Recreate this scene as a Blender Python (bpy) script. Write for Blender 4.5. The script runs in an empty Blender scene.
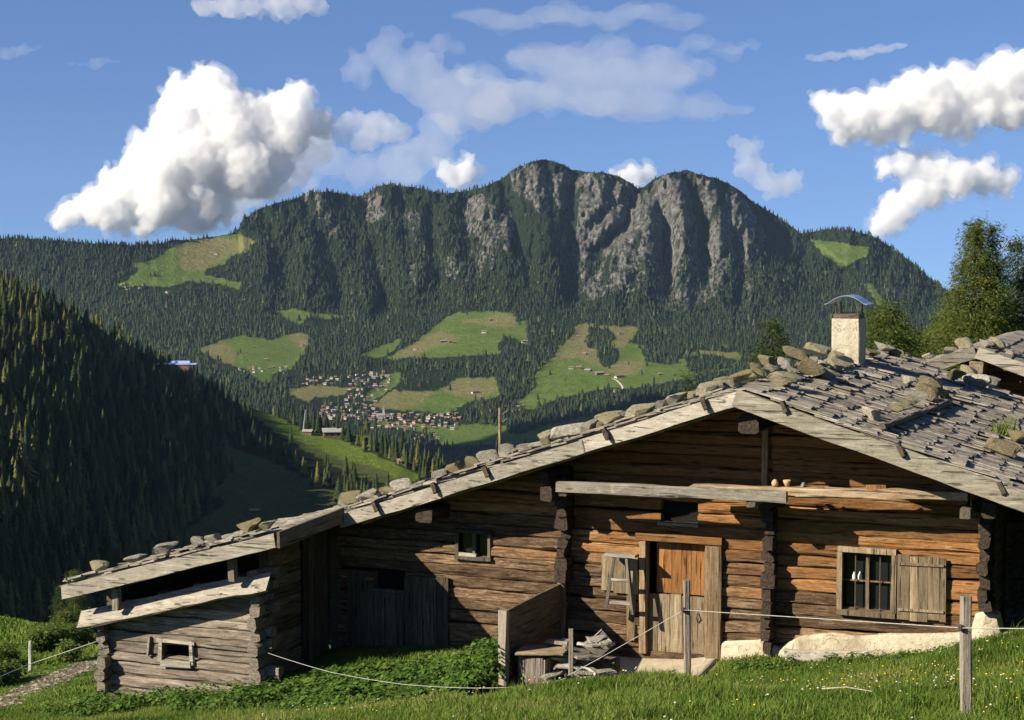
import bpy, bmesh, math, random
import numpy as np
from mathutils import Vector, Matrix, Quaternion

SC = bpy.context.scene
COL = SC.collection
random.seed(7)
RNG = np.random.default_rng(7)

# ------------------------------------------------------------------ camera maths
FPX = 1800.0
TH = math.atan(120 / FPX)
FW = np.array([0, math.cos(TH), -math.sin(TH)])
UP = np.array([0, math.sin(TH), math.cos(TH)])
U2 = np.array([.9252, -.3794])
V2 = np.array([.3794, .9252])


def ray(px, py):
    return np.array([(px - 512) / FPX, 0, 0]) + FW + UP * (360 - py) / FPX


def atY(px, py, Y):
    r = ray(px, py)
    return r * Y / r[1]


def rays(px, py):
    px = np.asarray(px, float)
    py = np.asarray(py, float)
    k = ((360 - py) / FPX)[..., None]
    r = FW + UP * k
    r[..., 0] += (px - 512) / FPX
    return r


def atYs(px, py, Y):
    r = rays(px, py)
    return r * (np.asarray(Y, float) / r[..., 1])[..., None]


F0 = atY(745, 388, 27.0)[:2] + 1.45 * V2
ZB = -6.6
RZ = math.atan2(U2[1], U2[0])


def Fp(px, py, d):
    """pixel -> (t, z) on the vertical plane at depth d of the hut"""
    r = ray(px, py)
    s = (d + F0 @ V2) / (r[:2] @ V2)
    p = s * r
    return float((p[:2] - F0) @ U2), float(p[2])


def W(t, d, z):
    p = F0 + t * U2 + d * V2
    return Vector((p[0], p[1], z))


TJ = -7.2


def roof_z(t):
    if t >= 0:
        return -2.22 - .336 * t
    if t > TJ:
        return -2.22 + .3366 * t
    return -2.22 + .3366 * TJ + .279 * (t - TJ)


def dverge(t):
    """the front edge of the roof: it juts furthest at the ridge and draws back to the left"""
    if t >= 0:
        return -1.45 + .012 * t
    if t > TJ - .1:
        return -1.45 - .108 * t
    return -2.85


# ------------------------------------------------------------------ noise
_TAB = np.random.default_rng(3).random((256, 256))


def vnoise(x, y, s=0):
    x = np.asarray(x, float) + s * 17.3
    y = np.asarray(y, float) + s * 5.7
    xi = np.floor(x).astype(int)
    yi = np.floor(y).astype(int)
    fx = x - xi
    fy = y - yi
    fx = fx * fx * (3 - 2 * fx)
    fy = fy * fy * (3 - 2 * fy)
    a = _TAB[xi & 255, yi & 255]
    b = _TAB[(xi + 1) & 255, yi & 255]
    c = _TAB[xi & 255, (yi + 1) & 255]
    d = _TAB[(xi + 1) & 255, (yi + 1) & 255]
    return (a * (1 - fx) + b * fx) * (1 - fy) + (c * (1 - fx) + d * fx) * fy


def fbm(x, y, o=4, s=0):
    v = 0
    a = .5
    for i in range(o):
        v = v + a * (vnoise(x, y, s + i) - .5)
        x = x * 2.03
        y = y * 2.03
        a *= .5
    return v


def ridged(x, y, o=4, s=0):
    v = 0
    a = .5
    for i in range(o):
        v = v + a * (1 - np.abs(2 * vnoise(x, y, s + i) - 1))
        x = x * 2.1
        y = y * 2.1
        a *= .5
    return v


def in_poly(px, py, poly):
    px = np.asarray(px, float)
    py = np.asarray(py, float)
    ins = np.zeros(px.shape, bool)
    n = len(poly)
    for i in range(n):
        x0, y0 = poly[i]
        x1, y1 = poly[(i + 1) % n]
        if y0 == y1:
            continue
        c = ((y0 > py) != (y1 > py)) & (px < (x1 - x0) * (py - y0) / (y1 - y0) + x0)
        ins ^= c
    return ins


# ------------------------------------------------------------------ mesh building
class MB:
    def __init__(self):
        self.v, self.f, self.mi, self.rnd, self.end = [], [], [], [], []

    def add(self, verts, faces, rnd=None, mi=0, end=None):
        o = len(self.v)
        self.v.extend([tuple(map(float, p)) for p in verts])
        r = random.random() if rnd is None else rnd
        for i, f in enumerate(faces):
            self.f.append(tuple(o + k for k in f))
            self.mi.append(mi)
            self.rnd.append(r)
            self.end.append(end[i] if end else 0.0)

    def box(self, c, s, R=None, rnd=None, mi=0, jit=0.0):
        vs = []
        for z in (-.5, .5):
            for y in (-.5, .5):
                for x in (-.5, .5):
                    p = Vector((x * s[0] + random.uniform(-jit, jit), y * s[1] + random.uniform(-jit, jit), z * s[2] + random.uniform(-jit, jit)))
                    if R:
                        p = R @ p
                    vs.append(p + Vector(c))
        self.add(vs, [(0, 2, 3, 1), (4, 5, 7, 6), (0, 1, 5, 4), (2, 6, 7, 3), (0, 4, 6, 2), (1, 3, 7, 5)], rnd, mi)

    def beam(self, p0, p1, w, h, seg=None, jit=.012, rnd=None, mi=0, up=(0, 0, 1), sq=.82, taper=1.0, wav=0.0, endjit=0.0):
        """hewn timber from p0 to p1: w across, h along up, rounded corners, wavering edges, end grain flagged"""
        p0 = Vector(p0)
        p1 = Vector(p1)
        ax = (p1 - p0)
        L = ax.length
        ax.normalize()
        up = Vector(up)
        sd = ax.cross(up)
        if sd.length < 1e-4:
            sd = ax.cross(Vector((1, 0, 0)))
        sd.normalize()
        upv = sd.cross(ax).normalized()
        if seg is None:
            seg = max(1, int(L / .3))
        q = sq
        prof = [(-1, -q), (-q, -1), (q, -1), (1, -q), (1, q), (q, 1), (-q, 1), (-1, q)]
        ph = random.uniform(0, 50)
        vs = []
        for i in range(seg + 1):
            k = i / seg
            c = p0.lerp(p1, k)
            tp = 1 + (taper - 1) * k
            wv = wav * (float(vnoise(ph + k * L * .8, ph)) - .5) * 2
            wh = wav * (float(vnoise(ph + 30 + k * L * .8, ph)) - .5) * 2
            for (a, b) in prof:
                e = (random.uniform(-endjit, endjit) if i in (0, seg) else 0)
                vs.append(c + sd * (a * w / 2 * tp + random.uniform(-jit, jit) + wv) + upv * (b * h / 2 * tp + random.uniform(-jit, jit) + wh) + ax * e)
        fs = []
        en = []
        for i in range(seg):
            for j in range(8):
                a = i * 8 + j
                b = i * 8 + (j + 1) % 8
                fs.append((a, b, b + 8, a + 8))
                en.append(0.0)
        fs.append(tuple(range(7, -1, -1)))
        fs.append(tuple(seg * 8 + j for j in range(8)))
        en += [1.0, 1.0]
        self.add(vs, fs, rnd, mi, en)

    def tube(self, pts, r, n=6, rnd=None, mi=0):
        pts = [Vector(p) for p in pts]
        vs = []
        for i, p in enumerate(pts):
            a = (pts[min(i + 1, len(pts) - 1)] - pts[max(i - 1, 0)]).normalized()
            s = a.cross(Vector((0, 0, 1)))
            if s.length < 1e-3:
                s = a.cross(Vector((1, 0, 0)))
            s.normalize()
            b = s.cross(a)
            rr = r[i] if isinstance(r, (list, tuple)) else r
            for j in range(n):
                t = 2 * math.pi * j / n
                vs.append(p + (s * math.cos(t) + b * math.sin(t)) * rr)
        fs = []
        for i in range(len(pts) - 1):
            for j in range(n):
                a = i * n + j
                b = i * n + (j + 1) % n
                fs.append((a, b, b + n, a + n))
        fs.append(tuple(range(n - 1, -1, -1)))
        fs.append(tuple((len(pts) - 1) * n + j for j in range(n)))
        self.add(vs, fs, rnd, mi)

    def mesh(self, name, mats, smooth=False):
        me = bpy.data.meshes.new(name)
        me.from_pydata(self.v, [], self.f)
        for m in (mats if isinstance(mats, (list, tuple)) else [mats]):
            me.materials.append(m)
        n = len(self.f)
        me.polygons.foreach_set('material_index', np.array(self.mi, np.int32))
        a = me.attributes.new('rnd', 'FLOAT', 'FACE')
        a.data.foreach_set('value', np.array(self.rnd, np.float32))
        a = me.attributes.new('end', 'FLOAT', 'FACE')
        a.data.foreach_set('value', np.array(self.end, np.float32))
        if smooth:
            me.polygons.foreach_set('use_smooth', np.ones(n, bool))
        me.update()
        return me

    def build(self, name, mats, parent=None, smooth=False, loc=None):
        return link(name, self.mesh(name, mats, smooth), parent, loc)


def link(name, me, parent=None, loc=None, rot=None, scale=None):
    o = bpy.data.objects.new(name, me)
    COL.objects.link(o)
    if parent is not None:
        o.parent = parent
    if loc is not None:
        o.location = loc
    if rot is not None:
        o.rotation_euler = rot
    if scale is not None:
        o.scale = scale
    return o


def tag(o, label=None, cat=None, group=None, kind=None):
    if label:
        o['label'] = label
    if cat:
        o['category'] = cat
    if group:
        o['group'] = group
    if kind:
        o['kind'] = kind
    return o


def empty(name, loc, rz=0):
    o = bpy.data.objects.new(name, None)
    COL.objects.link(o)
    o.location = loc
    o.rotation_euler = (0, 0, rz)
    o.empty_display_size = .3
    return o


def np_mesh(name, verts, faces, mat, rnd=None, smooth=False, col=None):
    """verts (N,3), faces (M,k) as numpy"""
    me = bpy.data.meshes.new(name)
    verts = np.ascontiguousarray(verts, np.float32)
    faces = np.ascontiguousarray(faces, np.int32)
    M, k = faces.shape
    me.vertices.add(len(verts))
    me.vertices.foreach_set('co', verts.ravel())
    me.loops.add(M * k)
    me.loops.foreach_set('vertex_index', faces.ravel())
    me.polygons.add(M)
    me.polygons.foreach_set('loop_start', np.arange(0, M * k, k, dtype=np.int32))
    if smooth:
        me.polygons.foreach_set('use_smooth', np.ones(M, bool))
    if mat is not None:
        me.materials.append(mat)
    me.update(calc_edges=True)
    if rnd is not None:
        a = me.attributes.new('rnd', 'FLOAT', 'FACE')
        a.data.foreach_set('value', np.ascontiguousarray(rnd, np.float32))
    if col is not None:
        a = me.color_attributes.new('mask', 'FLOAT_COLOR', 'POINT')
        a.data.foreach_set('color', np.ascontiguousarray(col, np.float32).ravel())
    return me


def stamp(templates, pos, scl, hgt, which, rnd, rot=None):
    """merge many copies of template meshes (verts unit, tris) into one vert / tri / rnd set"""
    VV, FF, RR = [], [], []
    off = 0
    n = len(pos)
    rot = RNG.random(n) * 6.283 if rot is None else rot
    for k, (tv, tf) in enumerate(templates):
        ix = np.nonzero(which == k)[0]
        if len(ix) == 0:
            continue
        c = np.cos(rot[ix])[:, None]
        s = np.sin(rot[ix])[:, None]
        x = (tv[None, :, 0] * c - tv[None, :, 1] * s) * scl[ix][:, None]
        y = (tv[None, :, 0] * s + tv[None, :, 1] * c) * scl[ix][:, None]
        z = tv[None, :, 2] * hgt[ix][:, None]
        P = np.stack([x, y, z], -1) + pos[ix][:, None, :]
        VV.append(P.reshape(-1, 3))
        f = tf[None] + (np.arange(len(ix)) * len(tv))[:, None, None] + off
        FF.append(f.reshape(-1, tf.shape[1]))
        RR.append(np.repeat(rnd[ix], len(tf)))
        off += len(ix) * len(tv)
    return np.concatenate(VV), np.concatenate(FF), np.concatenate(RR)


# ------------------------------------------------------------------ materials
class NT:
    def __init__(self, name):
        self.m = bpy.data.materials.new(name)
        self.m.use_nodes = True
        self.t = self.m.node_tree
        self.t.nodes.clear()
        self.out = self.n('ShaderNodeOutputMaterial')

    def n(self, typ, **kw):
        nd = self.t.nodes.new(typ)
        for k, v in kw.items():
            setattr(nd, k, v)
        return nd

    def l(self, a, b):
        self.t.links.new(a, b)

    def val(self, sock, v):
        if hasattr(v, 'node'):
            self.l(v, sock)
        else:
            sock.default_value = v

    def obj(self):
        return self.n('ShaderNodeTexCoord').outputs['Object']

    def attr(self, name, out='Fac'):
        return self.n('ShaderNodeAttribute', attribute_name=name).outputs[out]

    def math(self, op, a, b=0.0, clamp=False):
        nd = self.n('ShaderNodeMath', operation=op, use_clamp=clamp)
        self.val(nd.inputs[0], a)
        self.val(nd.inputs[1], b)
        return nd.outputs[0]

    def vmul(self, a, v):
        nd = self.n('ShaderNodeVectorMath', operation='MULTIPLY')
        self.l(a, nd.inputs[0])
        nd.inputs[1].default_value = v
        return nd.outputs[0]

    def vadd(self, a, b):
        nd = self.n('ShaderNodeVectorMath', operation='ADD')
        self.l(a, nd.inputs[0])
        self.val(nd.inputs[1], b)
        return nd.outputs[0]

    def noise(self, vec, scale=1.0, detail=4.0, rough=.55, dist=0.0):
        nd = self.n('ShaderNodeTexNoise')
        if vec is not None:
            self.l(vec, nd.inputs['Vector'])
        nd.inputs['Scale'].default_value = scale
        nd.inputs['Detail'].default_value = detail
        nd.inputs['Roughness'].default_value = rough
        nd.inputs['Distortion'].default_value = dist
        return nd.outputs['Fac']

    def ramp(self, fac, stops):
        nd = self.n('ShaderNodeValToRGB')
        self.l(fac, nd.inputs[0])
        cr = nd.color_ramp
        while len(cr.elements) < len(stops):
            cr.elements.new(.5)
        for e, (p, c) in zip(cr.elements, stops):
            e.position = p
            e.color = (c, c, c, 1) if isinstance(c, (int, float)) else (*c, 1)
        return nd.outputs[0]

    def mix(self, fac, a, b, mode='MIX'):
        nd = self.n('ShaderNodeMix', data_type='RGBA', blend_type=mode)
        self.val(nd.inputs[0], fac)
        for s, v in ((nd.inputs[6], a), (nd.inputs[7], b)):
            if hasattr(v, 'node'):
                self.l(v, s)
            else:
                s.default_value = (*v, 1)
        return nd.outputs[2]

    def bump(self, h, strength=.5, dist=.02):
        nd = self.n('ShaderNodeBump')
        nd.inputs['Strength'].default_value = strength
        nd.inputs['Distance'].default_value = dist
        self.l(h, nd.inputs['Height'])
        return nd.outputs[0]

    def bsdf(self, col, rough=.85, spec=.2, normal=None, metal=0.0, trans=None):
        b = self.n('ShaderNodeBsdfPrincipled')
        if hasattr(col, 'node'):
            self.l(col, b.inputs['Base Color'])
        else:
            b.inputs['Base Color'].default_value = (*col, 1)
        self.val(b.inputs['Roughness'], rough)
        b.inputs['Specular IOR Level'].default_value = spec
        b.inputs['Metallic'].default_value = metal
        if normal is not None:
            self.l(normal, b.inputs['Normal'])
        s = b.outputs[0]
        if trans:
            tr = self.n('ShaderNodeBsdfTranslucent')
            if hasattr(col, 'node'):
                self.l(col, tr.inputs[0])
            else:
                tr.inputs[0].default_value = (*col, 1)
            mx = self.n('ShaderNodeMixShader')
            mx.inputs[0].default_value = trans
            self.l(s, mx.inputs[1])
            self.l(tr.outputs[0], mx.inputs[2])
            s = mx.outputs[0]
        self.l(s, self.out.inputs['Surface'])
        return self.m


def mat_wood(name, dark, mid, light, axis='x', warm=None, lichen=0.0, gain=1.0, fine=1.0):
    N = NT(name)
    r = N.attr('rnd')
    oc = N.obj()
    comb = N.n('ShaderNodeCombineXYZ')
    for i, k in enumerate((13.7, 7.3, 29.1)):
        N.l(N.math('MULTIPLY', r, k), comb.inputs[i])
    oc2 = N.vadd(oc, comb.outputs[0])
    sc = {'x': (2.6, 21, 21), 'y': (21, 2.6, 21), 'z': (21, 21, 2.2)}[axis]
    sf = {'x': (2.2, 60, 60), 'y': (60, 2.2, 60), 'z': (60, 60, 2.2)}[axis]
    grain = N.noise(N.vmul(oc2, sc), 1.0 * fine, 6, .7, .08)
    flake = N.noise(oc2, 26, 4, .7)
    grain = N.math('ADD', N.math('MULTIPLY', grain, .74), N.math('MULTIPLY', flake, .26))
    fineg = N.noise(N.vmul(oc2, sf), .8 * fine, 3, .6)
    blot = N.noise(oc2, 2.2, 3, .5)
    col = N.ramp(grain, [(.28, dark), (.47, mid), (.68, light)])
    col = N.mix(N.ramp(blot, [(.35, 0), (.7, .55)]), col, mid)
    if warm:
        # protected timber keeps its red-brown; the boundary wanders log by log
        sep = N.n('ShaderNodeSeparateXYZ')
        N.l(oc, sep.inputs[0])
        zz = N.math('ADD', sep.outputs[2], N.math('MULTIPLY', N.math('SUBTRACT', r, .5), .7))
        zz = N.math('ADD', zz, N.math('MULTIPLY', sep.outputs[0], .14))
        f = N.ramp(N.math('ADD', N.math('MULTIPLY', zz, .55), N.math('MULTIPLY', blot, .35)), [(.62, 0), (1.0, 1)])
        wc = N.ramp(grain, [(.28, tuple(c * .32 for c in warm)), (.5, warm), (.72, tuple(min(1, c * 1.55) for c in warm))])
        col = N.mix(f, col, wc)
    peel = N.ramp(N.noise(N.vmul(oc2, tuple(k * .33 for k in sc)), 1.6, 4, .75), [(.57, 0), (.66, .5)])
    col = N.mix(peel, col, tuple(min(1, c * 1.15) for c in light))
    crack = N.ramp(N.noise(N.vmul(oc2, tuple(k * .62 for k in sf)), .6, 3, .6, .3), [(.335, .10), (.40, 1)])
    col = N.mix(.85, col, crack, 'MULTIPLY')
    vo = N.n('ShaderNodeTexVoronoi')
    ks = {'x': (1.6, 6, 6), 'y': (6, 1.6, 6), 'z': (6, 6, 1.6)}[axis]
    N.l(N.vmul(oc2, ks), vo.inputs['Vector'])
    vo.inputs['Scale'].default_value = 1.0
    knot = N.ramp(vo.outputs['Distance'], [(.07, .25), (.16, 1)])
    col = N.mix(.8, col, knot, 'MULTIPLY')
    br = N.math('ADD', N.math('MULTIPLY', r, .7 * gain), .62 * gain)
    bc = N.n('ShaderNodeCombineColor')
    for i in range(3):
        N.l(br, bc.inputs[i])
    col = N.mix(1.0, col, bc.outputs[0], 'MULTIPLY')
    if lichen:
        ln = N.ramp(N.noise(oc, 9, 5, .65), [(.58, 0), (.68, lichen)])
        col = N.mix(ln, col, (.32, .33, .2))
    endc = N.ramp(N.noise(oc, 30, 3, .6), [(.3, tuple(c * .35 for c in mid)), (.7, tuple(c * .7 for c in light))])
    col = N.mix(N.math('MULTIPLY', N.attr('end'), .8), col, endc)
    h = N.math('ADD', N.math('MULTIPLY', grain, .6), N.math('MULTIPLY', fineg, .4))
    h = N.math('MULTIPLY', h, crack)
    return N.bsdf(col, .86, .18, N.bump(h, .75, .03))


def mat_simple(name, c0, c1, scale=6.0, rough=.85, spec=.2, bump=.3, bd=.02, trans=None, metal=0.0, detail=5):
    N = NT(name)
    n = N.noise(N.obj(), scale, detail, .6)
    return N.bsdf(N.ramp(n, [(.3, c0), (.7, c1)]), rough, spec, N.bump(n, bump, bd) if bump else None, metal, trans)


def mat_leaf(name, stops, trans=.25, scale=None):
    N = NT(name)
    c = N.ramp(N.attr('rnd'), stops)
    if scale:
        f = N.noise(N.obj(), scale, 3, .6)
        c = N.mix(1.0, c, N.ramp(f, [(.3, .6), (.7, 1.25)]), 'MULTIPLY')
    return N.bsdf(c, .75, .15, None, 0, trans)


M = {}
M['logs'] = mat_wood('weathered_log_wood', (.020, .012, .008), (.125, .075, .042), (.40, .28, .17), 'x', warm=(.265, .128, .046), fine=1.7, gain=.80)
M['darkboard'] = mat_wood('mossy_verge_wood', (.05, .045, .032), (.155, .14, .108), (.28, .26, .21), 'x', lichen=.4, fine=.8)
M['logs_grey'] = mat_wood('grey_log_wood', (.03, .023, .018), (.165, .135, .105), (.35, .30, .24), 'x')
M['logend'] = mat_wood('log_end_wood', (.008, .006, .005), (.035, .025, .018), (.11, .085, .065), 'y', gain=.8)
M['board'] = mat_wood('silver_board_wood', (.075, .064, .05), (.25, .225, .185), (.40, .37, .315), 'x', lichen=.5, fine=.9)
M['beamwood'] = mat_wood('brown_beam_wood', (.06, .04, .025), (.22, .16, .10), (.40, .32, .23), 'x', fine=.8)
M['upright'] = mat_wood('brown_upright_wood', (.05, .034, .02), (.19, .13, .075), (.36, .27, .17), 'z')
M['doorwood'] = mat_wood('orange_door_wood', (.07, .03, .012), (.26, .115, .038), (.42, .22, .085), 'z', gain=.8)
M['greyup'] = mat_wood('grey_upright_wood', (.07, .058, .045), (.20, .17, .135), (.36, .32, .27), 'z')
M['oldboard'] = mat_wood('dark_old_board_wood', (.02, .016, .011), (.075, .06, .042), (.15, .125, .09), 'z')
M['shutter'] = mat_wood('shutter_wood', (.06, .045, .028), (.19, .145, .09), (.34, .28, .19), 'z')
M['shingle'] = mat_wood('shingle_wood', (.055, .047, .038), (.205, .182, .148), (.39, .355, .30), 'x', lichen=.35)
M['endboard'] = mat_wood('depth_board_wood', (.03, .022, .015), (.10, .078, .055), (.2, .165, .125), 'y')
M['darkwood'] = mat_simple('dark_peg_wood', (.03, .022, .016), (.09, .07, .052), 14)
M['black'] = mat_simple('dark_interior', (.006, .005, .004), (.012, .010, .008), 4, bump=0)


def mat_plaster(name, c0, c1, soot, scale):
    N = NT(name)
    oc = N.obj()
    n = N.noise(oc, scale, 6, .65)
    big = N.noise(N.vmul(oc, (1, 1, .45)), 2.3, 5, .6, .4)
    crk = N.n('ShaderNodeTexVoronoi', feature='DISTANCE_TO_EDGE')
    N.l(N.vadd(oc, N.vmul(N.noise(oc, 3, 3, .6), (1, 1, 1))), crk.inputs['Vector'])
    crk.inputs['Scale'].default_value = 2.6
    c = N.ramp(n, [(.3, c0), (.7, c1)])
    c = N.mix(N.ramp(big, [(.5, 0), (.72, .75)]), c, soot)
    c = N.mix(1.0, c, N.ramp(crk.outputs['Distance'], [(.004, .45), (.018, 1)]), 'MULTIPLY')
    return N.bsdf(c, .92, .08, N.bump(N.math('ADD', n, big), .7, .03))


M['lime'] = mat_plaster('lime_plaster', (.36, .31, .22), (.58, .52, .39), (.22, .18, .12), 9)
M['concrete'] = mat_simple('doorstep_concrete', (.30, .25, .18), (.46, .40, .30), 4, .9, .1, .4, .02)
M['chimney'] = mat_plaster('chimney_plaster', (.38, .335, .245), (.52, .465, .35), (.25, .21, .155), 11)
M['metal'] = mat_simple('zinc_sheet', (.30, .36, .46), (.45, .52, .62), 9, .38, .5, .1, .01, metal=.7)
M['rust'] = mat_simple('rusty_iron', (.04, .03, .025), (.12, .08, .06), 20, .7, .3, .2, .01)
M['wire'] = mat_simple('fence_wire', (.28, .28, .25), (.42, .42, .38), 20, .6, .3, 0)
M['whitepost'] = mat_simple('whitewashed_post', (.46, .46, .42), (.62, .61, .56), 20, .8, .1, .2)
M['white'] = mat_simple('white_ceramic', (.5, .52, .54), (.6, .62, .64), 20, .3, .5, 0)
M['clay'] = mat_simple('clay', (.42, .24, .12), (.55, .34, .18), 20, .7, .3, .1)
g = NT('window_glass')
M['glass'] = g.bsdf((.012, .014, .015), .08, .5)


def mat_rock(name, base, li, lichen_amt):
    N = NT(name)
    oi = N.n('ShaderNodeObjectInfo')
    v = N.vadd(N.obj(), oi.outputs['Location'])
    n1 = N.noise(v, 5, 6, .62)
    n2 = N.noise(v, 11, 5, .65)
    c = N.ramp(n1, [(.3, tuple(x * .45 for x in base)), (.55, base), (.75, tuple(min(1, x * 1.5) for x in base))])
    c = N.mix(N.ramp(n2, [(.5 - lichen_amt * .25, 0), (.62 - lichen_amt * .25, .85)]), c, li)
    return N.bsdf(c, .95, .1, N.bump(N.math('ADD', n1, N.math('MULTIPLY', n2, 1.3)), .9, .055))


M['stone_y'] = mat_rock('lichen_stone', (.29, .265, .215), (.37, .34, .20), .35)
M['stone_g'] = mat_rock('grey_stone', (.30, .28, .245), (.36, .335, .24), .15)
M['stone_p'] = mat_rock('pale_stone', (.48, .45, .38), (.42, .38, .25), 0.0)
M['stone_m'] = mat_rock('mossy_stone', (.235, .21, .16), (.24, .205, .11), .6)

# ------------------------------------------------------------------ world, sun, camera
TO_SUN = Vector((-.790, -.355, .498)).normalized()
ELEV = math.asin(TO_SUN.z)
w = bpy.data.worlds.new('World')
SC.world = w
w.use_nodes = True
nt = w.node_tree
nt.nodes.clear()
sky = nt.nodes.new('ShaderNodeTexSky')
sky.sky_type = 'NISHITA'
sky.sun_disc = False
sky.sun_elevation = ELEV
sky.sun_rotation = math.atan2(TO_SUN.x, TO_SUN.y)
sky.altitude = 1500
sky.air_density = 1.0
sky.dust_density = .25
sky.ozone_density = 2.2
bg = nt.nodes.new('ShaderNodeBackground')
bg.inputs[1].default_value = .055
wo = nt.nodes.new('ShaderNodeOutputWorld')
tcw = nt.nodes.new('ShaderNodeTexCoord')
va = nt.nodes.new('ShaderNodeVectorMath')
va.operation = 'ADD'
va.inputs[1].default_value = (0, 0, .14)
vn = nt.nodes.new('ShaderNodeVectorMath')
vn.operation = 'NORMALIZE'
nt.links.new(tcw.outputs['Generated'], va.inputs[0])
nt.links.new(va.outputs[0], vn.inputs[0])
nt.links.new(vn.outputs[0], sky.inputs[0])
tint = nt.nodes.new('ShaderNodeMix')
tint.data_type = 'RGBA'
tint.blend_type = 'MULTIPLY'
tint.inputs[0].default_value = 1.0
tint.inputs[7].default_value = (.86, .97, 1.22, 1)
nt.links.new(sky.outputs[0], tint.inputs[6])
nt.links.new(tint.outputs[2], bg.inputs[0])
nt.links.new(bg.outputs[0], wo.inputs[0])
sl = bpy.data.lights.new('sun', 'SUN')
sl.energy = 5.0
sl.angle = math.radians(.53)
sl.color = (1.0, .89, .71)
so = bpy.data.objects.new('sun', sl)
COL.objects.link(so)
so.rotation_euler = (-TO_SUN).to_track_quat('-Z', 'Y').to_euler()
cam = bpy.data.cameras.new('camera')
cam.sensor_width = 36
cam.lens = FPX / 1024 * 36
cam.clip_start = .1
cam.clip_end = 90000
co = bpy.data.objects.new('camera', cam)
COL.objects.link(co)
co.rotation_euler = (math.pi / 2 - TH, 0, 0)
SC.camera = co
SC.view_settings.view_transform = 'Standard'
SC.view_settings.look = 'None'
SC.view_settings.exposure = 1.0
SC.view_settings.gamma = 1.0
SC.cycles.max_bounces = 24
SC.cycles.diffuse_bounces = 2
SC.cycles.volume_bounces = 14
SC.cycles.use_denoising = True


# ================================================================== THE FAR TERRAIN
SKY = [(-200, 232), (-60, 238), (0, 238), (40, 239), (90, 243), (130, 245), (165, 243), (176, 240), (205, 238), (232, 234), (239, 229), (243, 218), (260, 208),
       (290, 200), (310, 193), (330, 191), (345, 195), (362, 196), (378, 186), (390, 184), (420, 189), (450, 193), (465, 191), (480, 188),
       (500, 180), (515, 168), (530, 162), (545, 159), (558, 163), (570, 168), (585, 172), (597, 174), (603, 172), (620, 176), (632, 184),
       (637, 189), (645, 186), (655, 178), (670, 173), (685, 170), (700, 174), (720, 180), (740, 191), (755, 203), (775, 215), (800, 233),
       (812, 232), (830, 229), (850, 230), (870, 235), (890, 246), (910, 261), (930, 278), (945, 289), (960, 297), (1024, 325), (1180, 350)]


def pl(px, pts):
    return np.interp(px, [p[0] for p in pts], [p[1] for p in pts])


DPX = 1.25
PX = np.arange(-150, 1166, DPX)
NR = 320
sky_y = pl(PX, SKY) + np.where((PX > 240) & (PX < 760), 5.5, 2.5) * fbm(PX / 9., PX * 0, 4, 5)
sky_s = np.convolve(np.pad(pl(PX, SKY), 12, mode='edge'), np.ones(25) / 25, 'valid')
sky_s = np.convolve(np.pad(sky_s, 15, mode='edge'), np.ones(31) / 31, 'valid')
nodesY = [3000, 4200, 4900, 5400, 6100, 6900]
nodesP = [
    pl(PX, [(-150, 575), (1166, 575)]),
    pl(PX, [(-150, 470), (500, 472), (1166, 470)]),
    pl(PX, [(-150, 415), (250, 415), (330, 428), (450, 430), (520, 424), (640, 414), (760, 405), (1166, 400)]),
    pl(PX, [(-150, 375), (200, 376), (300, 388), (400, 392), (500, 390), (620, 378), (740, 372), (1166, 370)]),
    pl(PX, [(-150, 338), (120, 338), (250, 346), (380, 356), (500, 345), (620, 348), (740, 350), (1166, 355)]),
    pl(PX, [(-150, 300), (120, 296), (250, 312), (380, 322), (500, 308), (620, 318), (740, 325), (860, 320), (1000, 345), (1166, 356)])]
crestY = pl(PX, [(-150, 7100), (100, 7200), (240, 7700), (330, 8000), (545, 8050), (690, 7850), (800, 8100), (945, 7900), (1166, 7600)])
crestY = pl(PX, [(-150, 7100), (100, 7200), (240, 7700), (330, 8000), (545, 8050), (690, 7850), (800, 8100), (945, 7900), (1166, 7600)])
crestY = np.convolve(np.pad(crestY, 35, mode='edge'), np.ones(71) / 71, 'valid')
nodesP = [np.convolve(np.pad(a, 35, mode='edge'), np.ones(71) / 71, 'valid') for a in nodesP]
PYG = np.zeros((NR, len(PX)))
YG = np.zeros_like(PYG)
for j in range(len(PX)):
    tt_ = np.linspace(0, 1, NR)
    py = 575 + (sky_s[j] - 575) * tt_ + (sky_y[j] - sky_s[j]) * tt_ ** 7
    npn = [n[j] for n in nodesP] + [min(sky_s[j], nodesP[5][j] - 12)]
    YG[:, j] = np.interp(-py, [-p for p in npn], nodesY + [crestY[j]])
    PYG[:, j] = py


def smooth(a, n, ax):
    k = np.ones(n) / n
    pad = [(0, 0), (0, 0)]
    pad[ax] = (n // 2, n // 2)
    ap = np.pad(a, pad, mode='edge')
    return np.apply_along_axis(lambda r: np.convolve(r, k, 'valid'), ax, ap)


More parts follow.
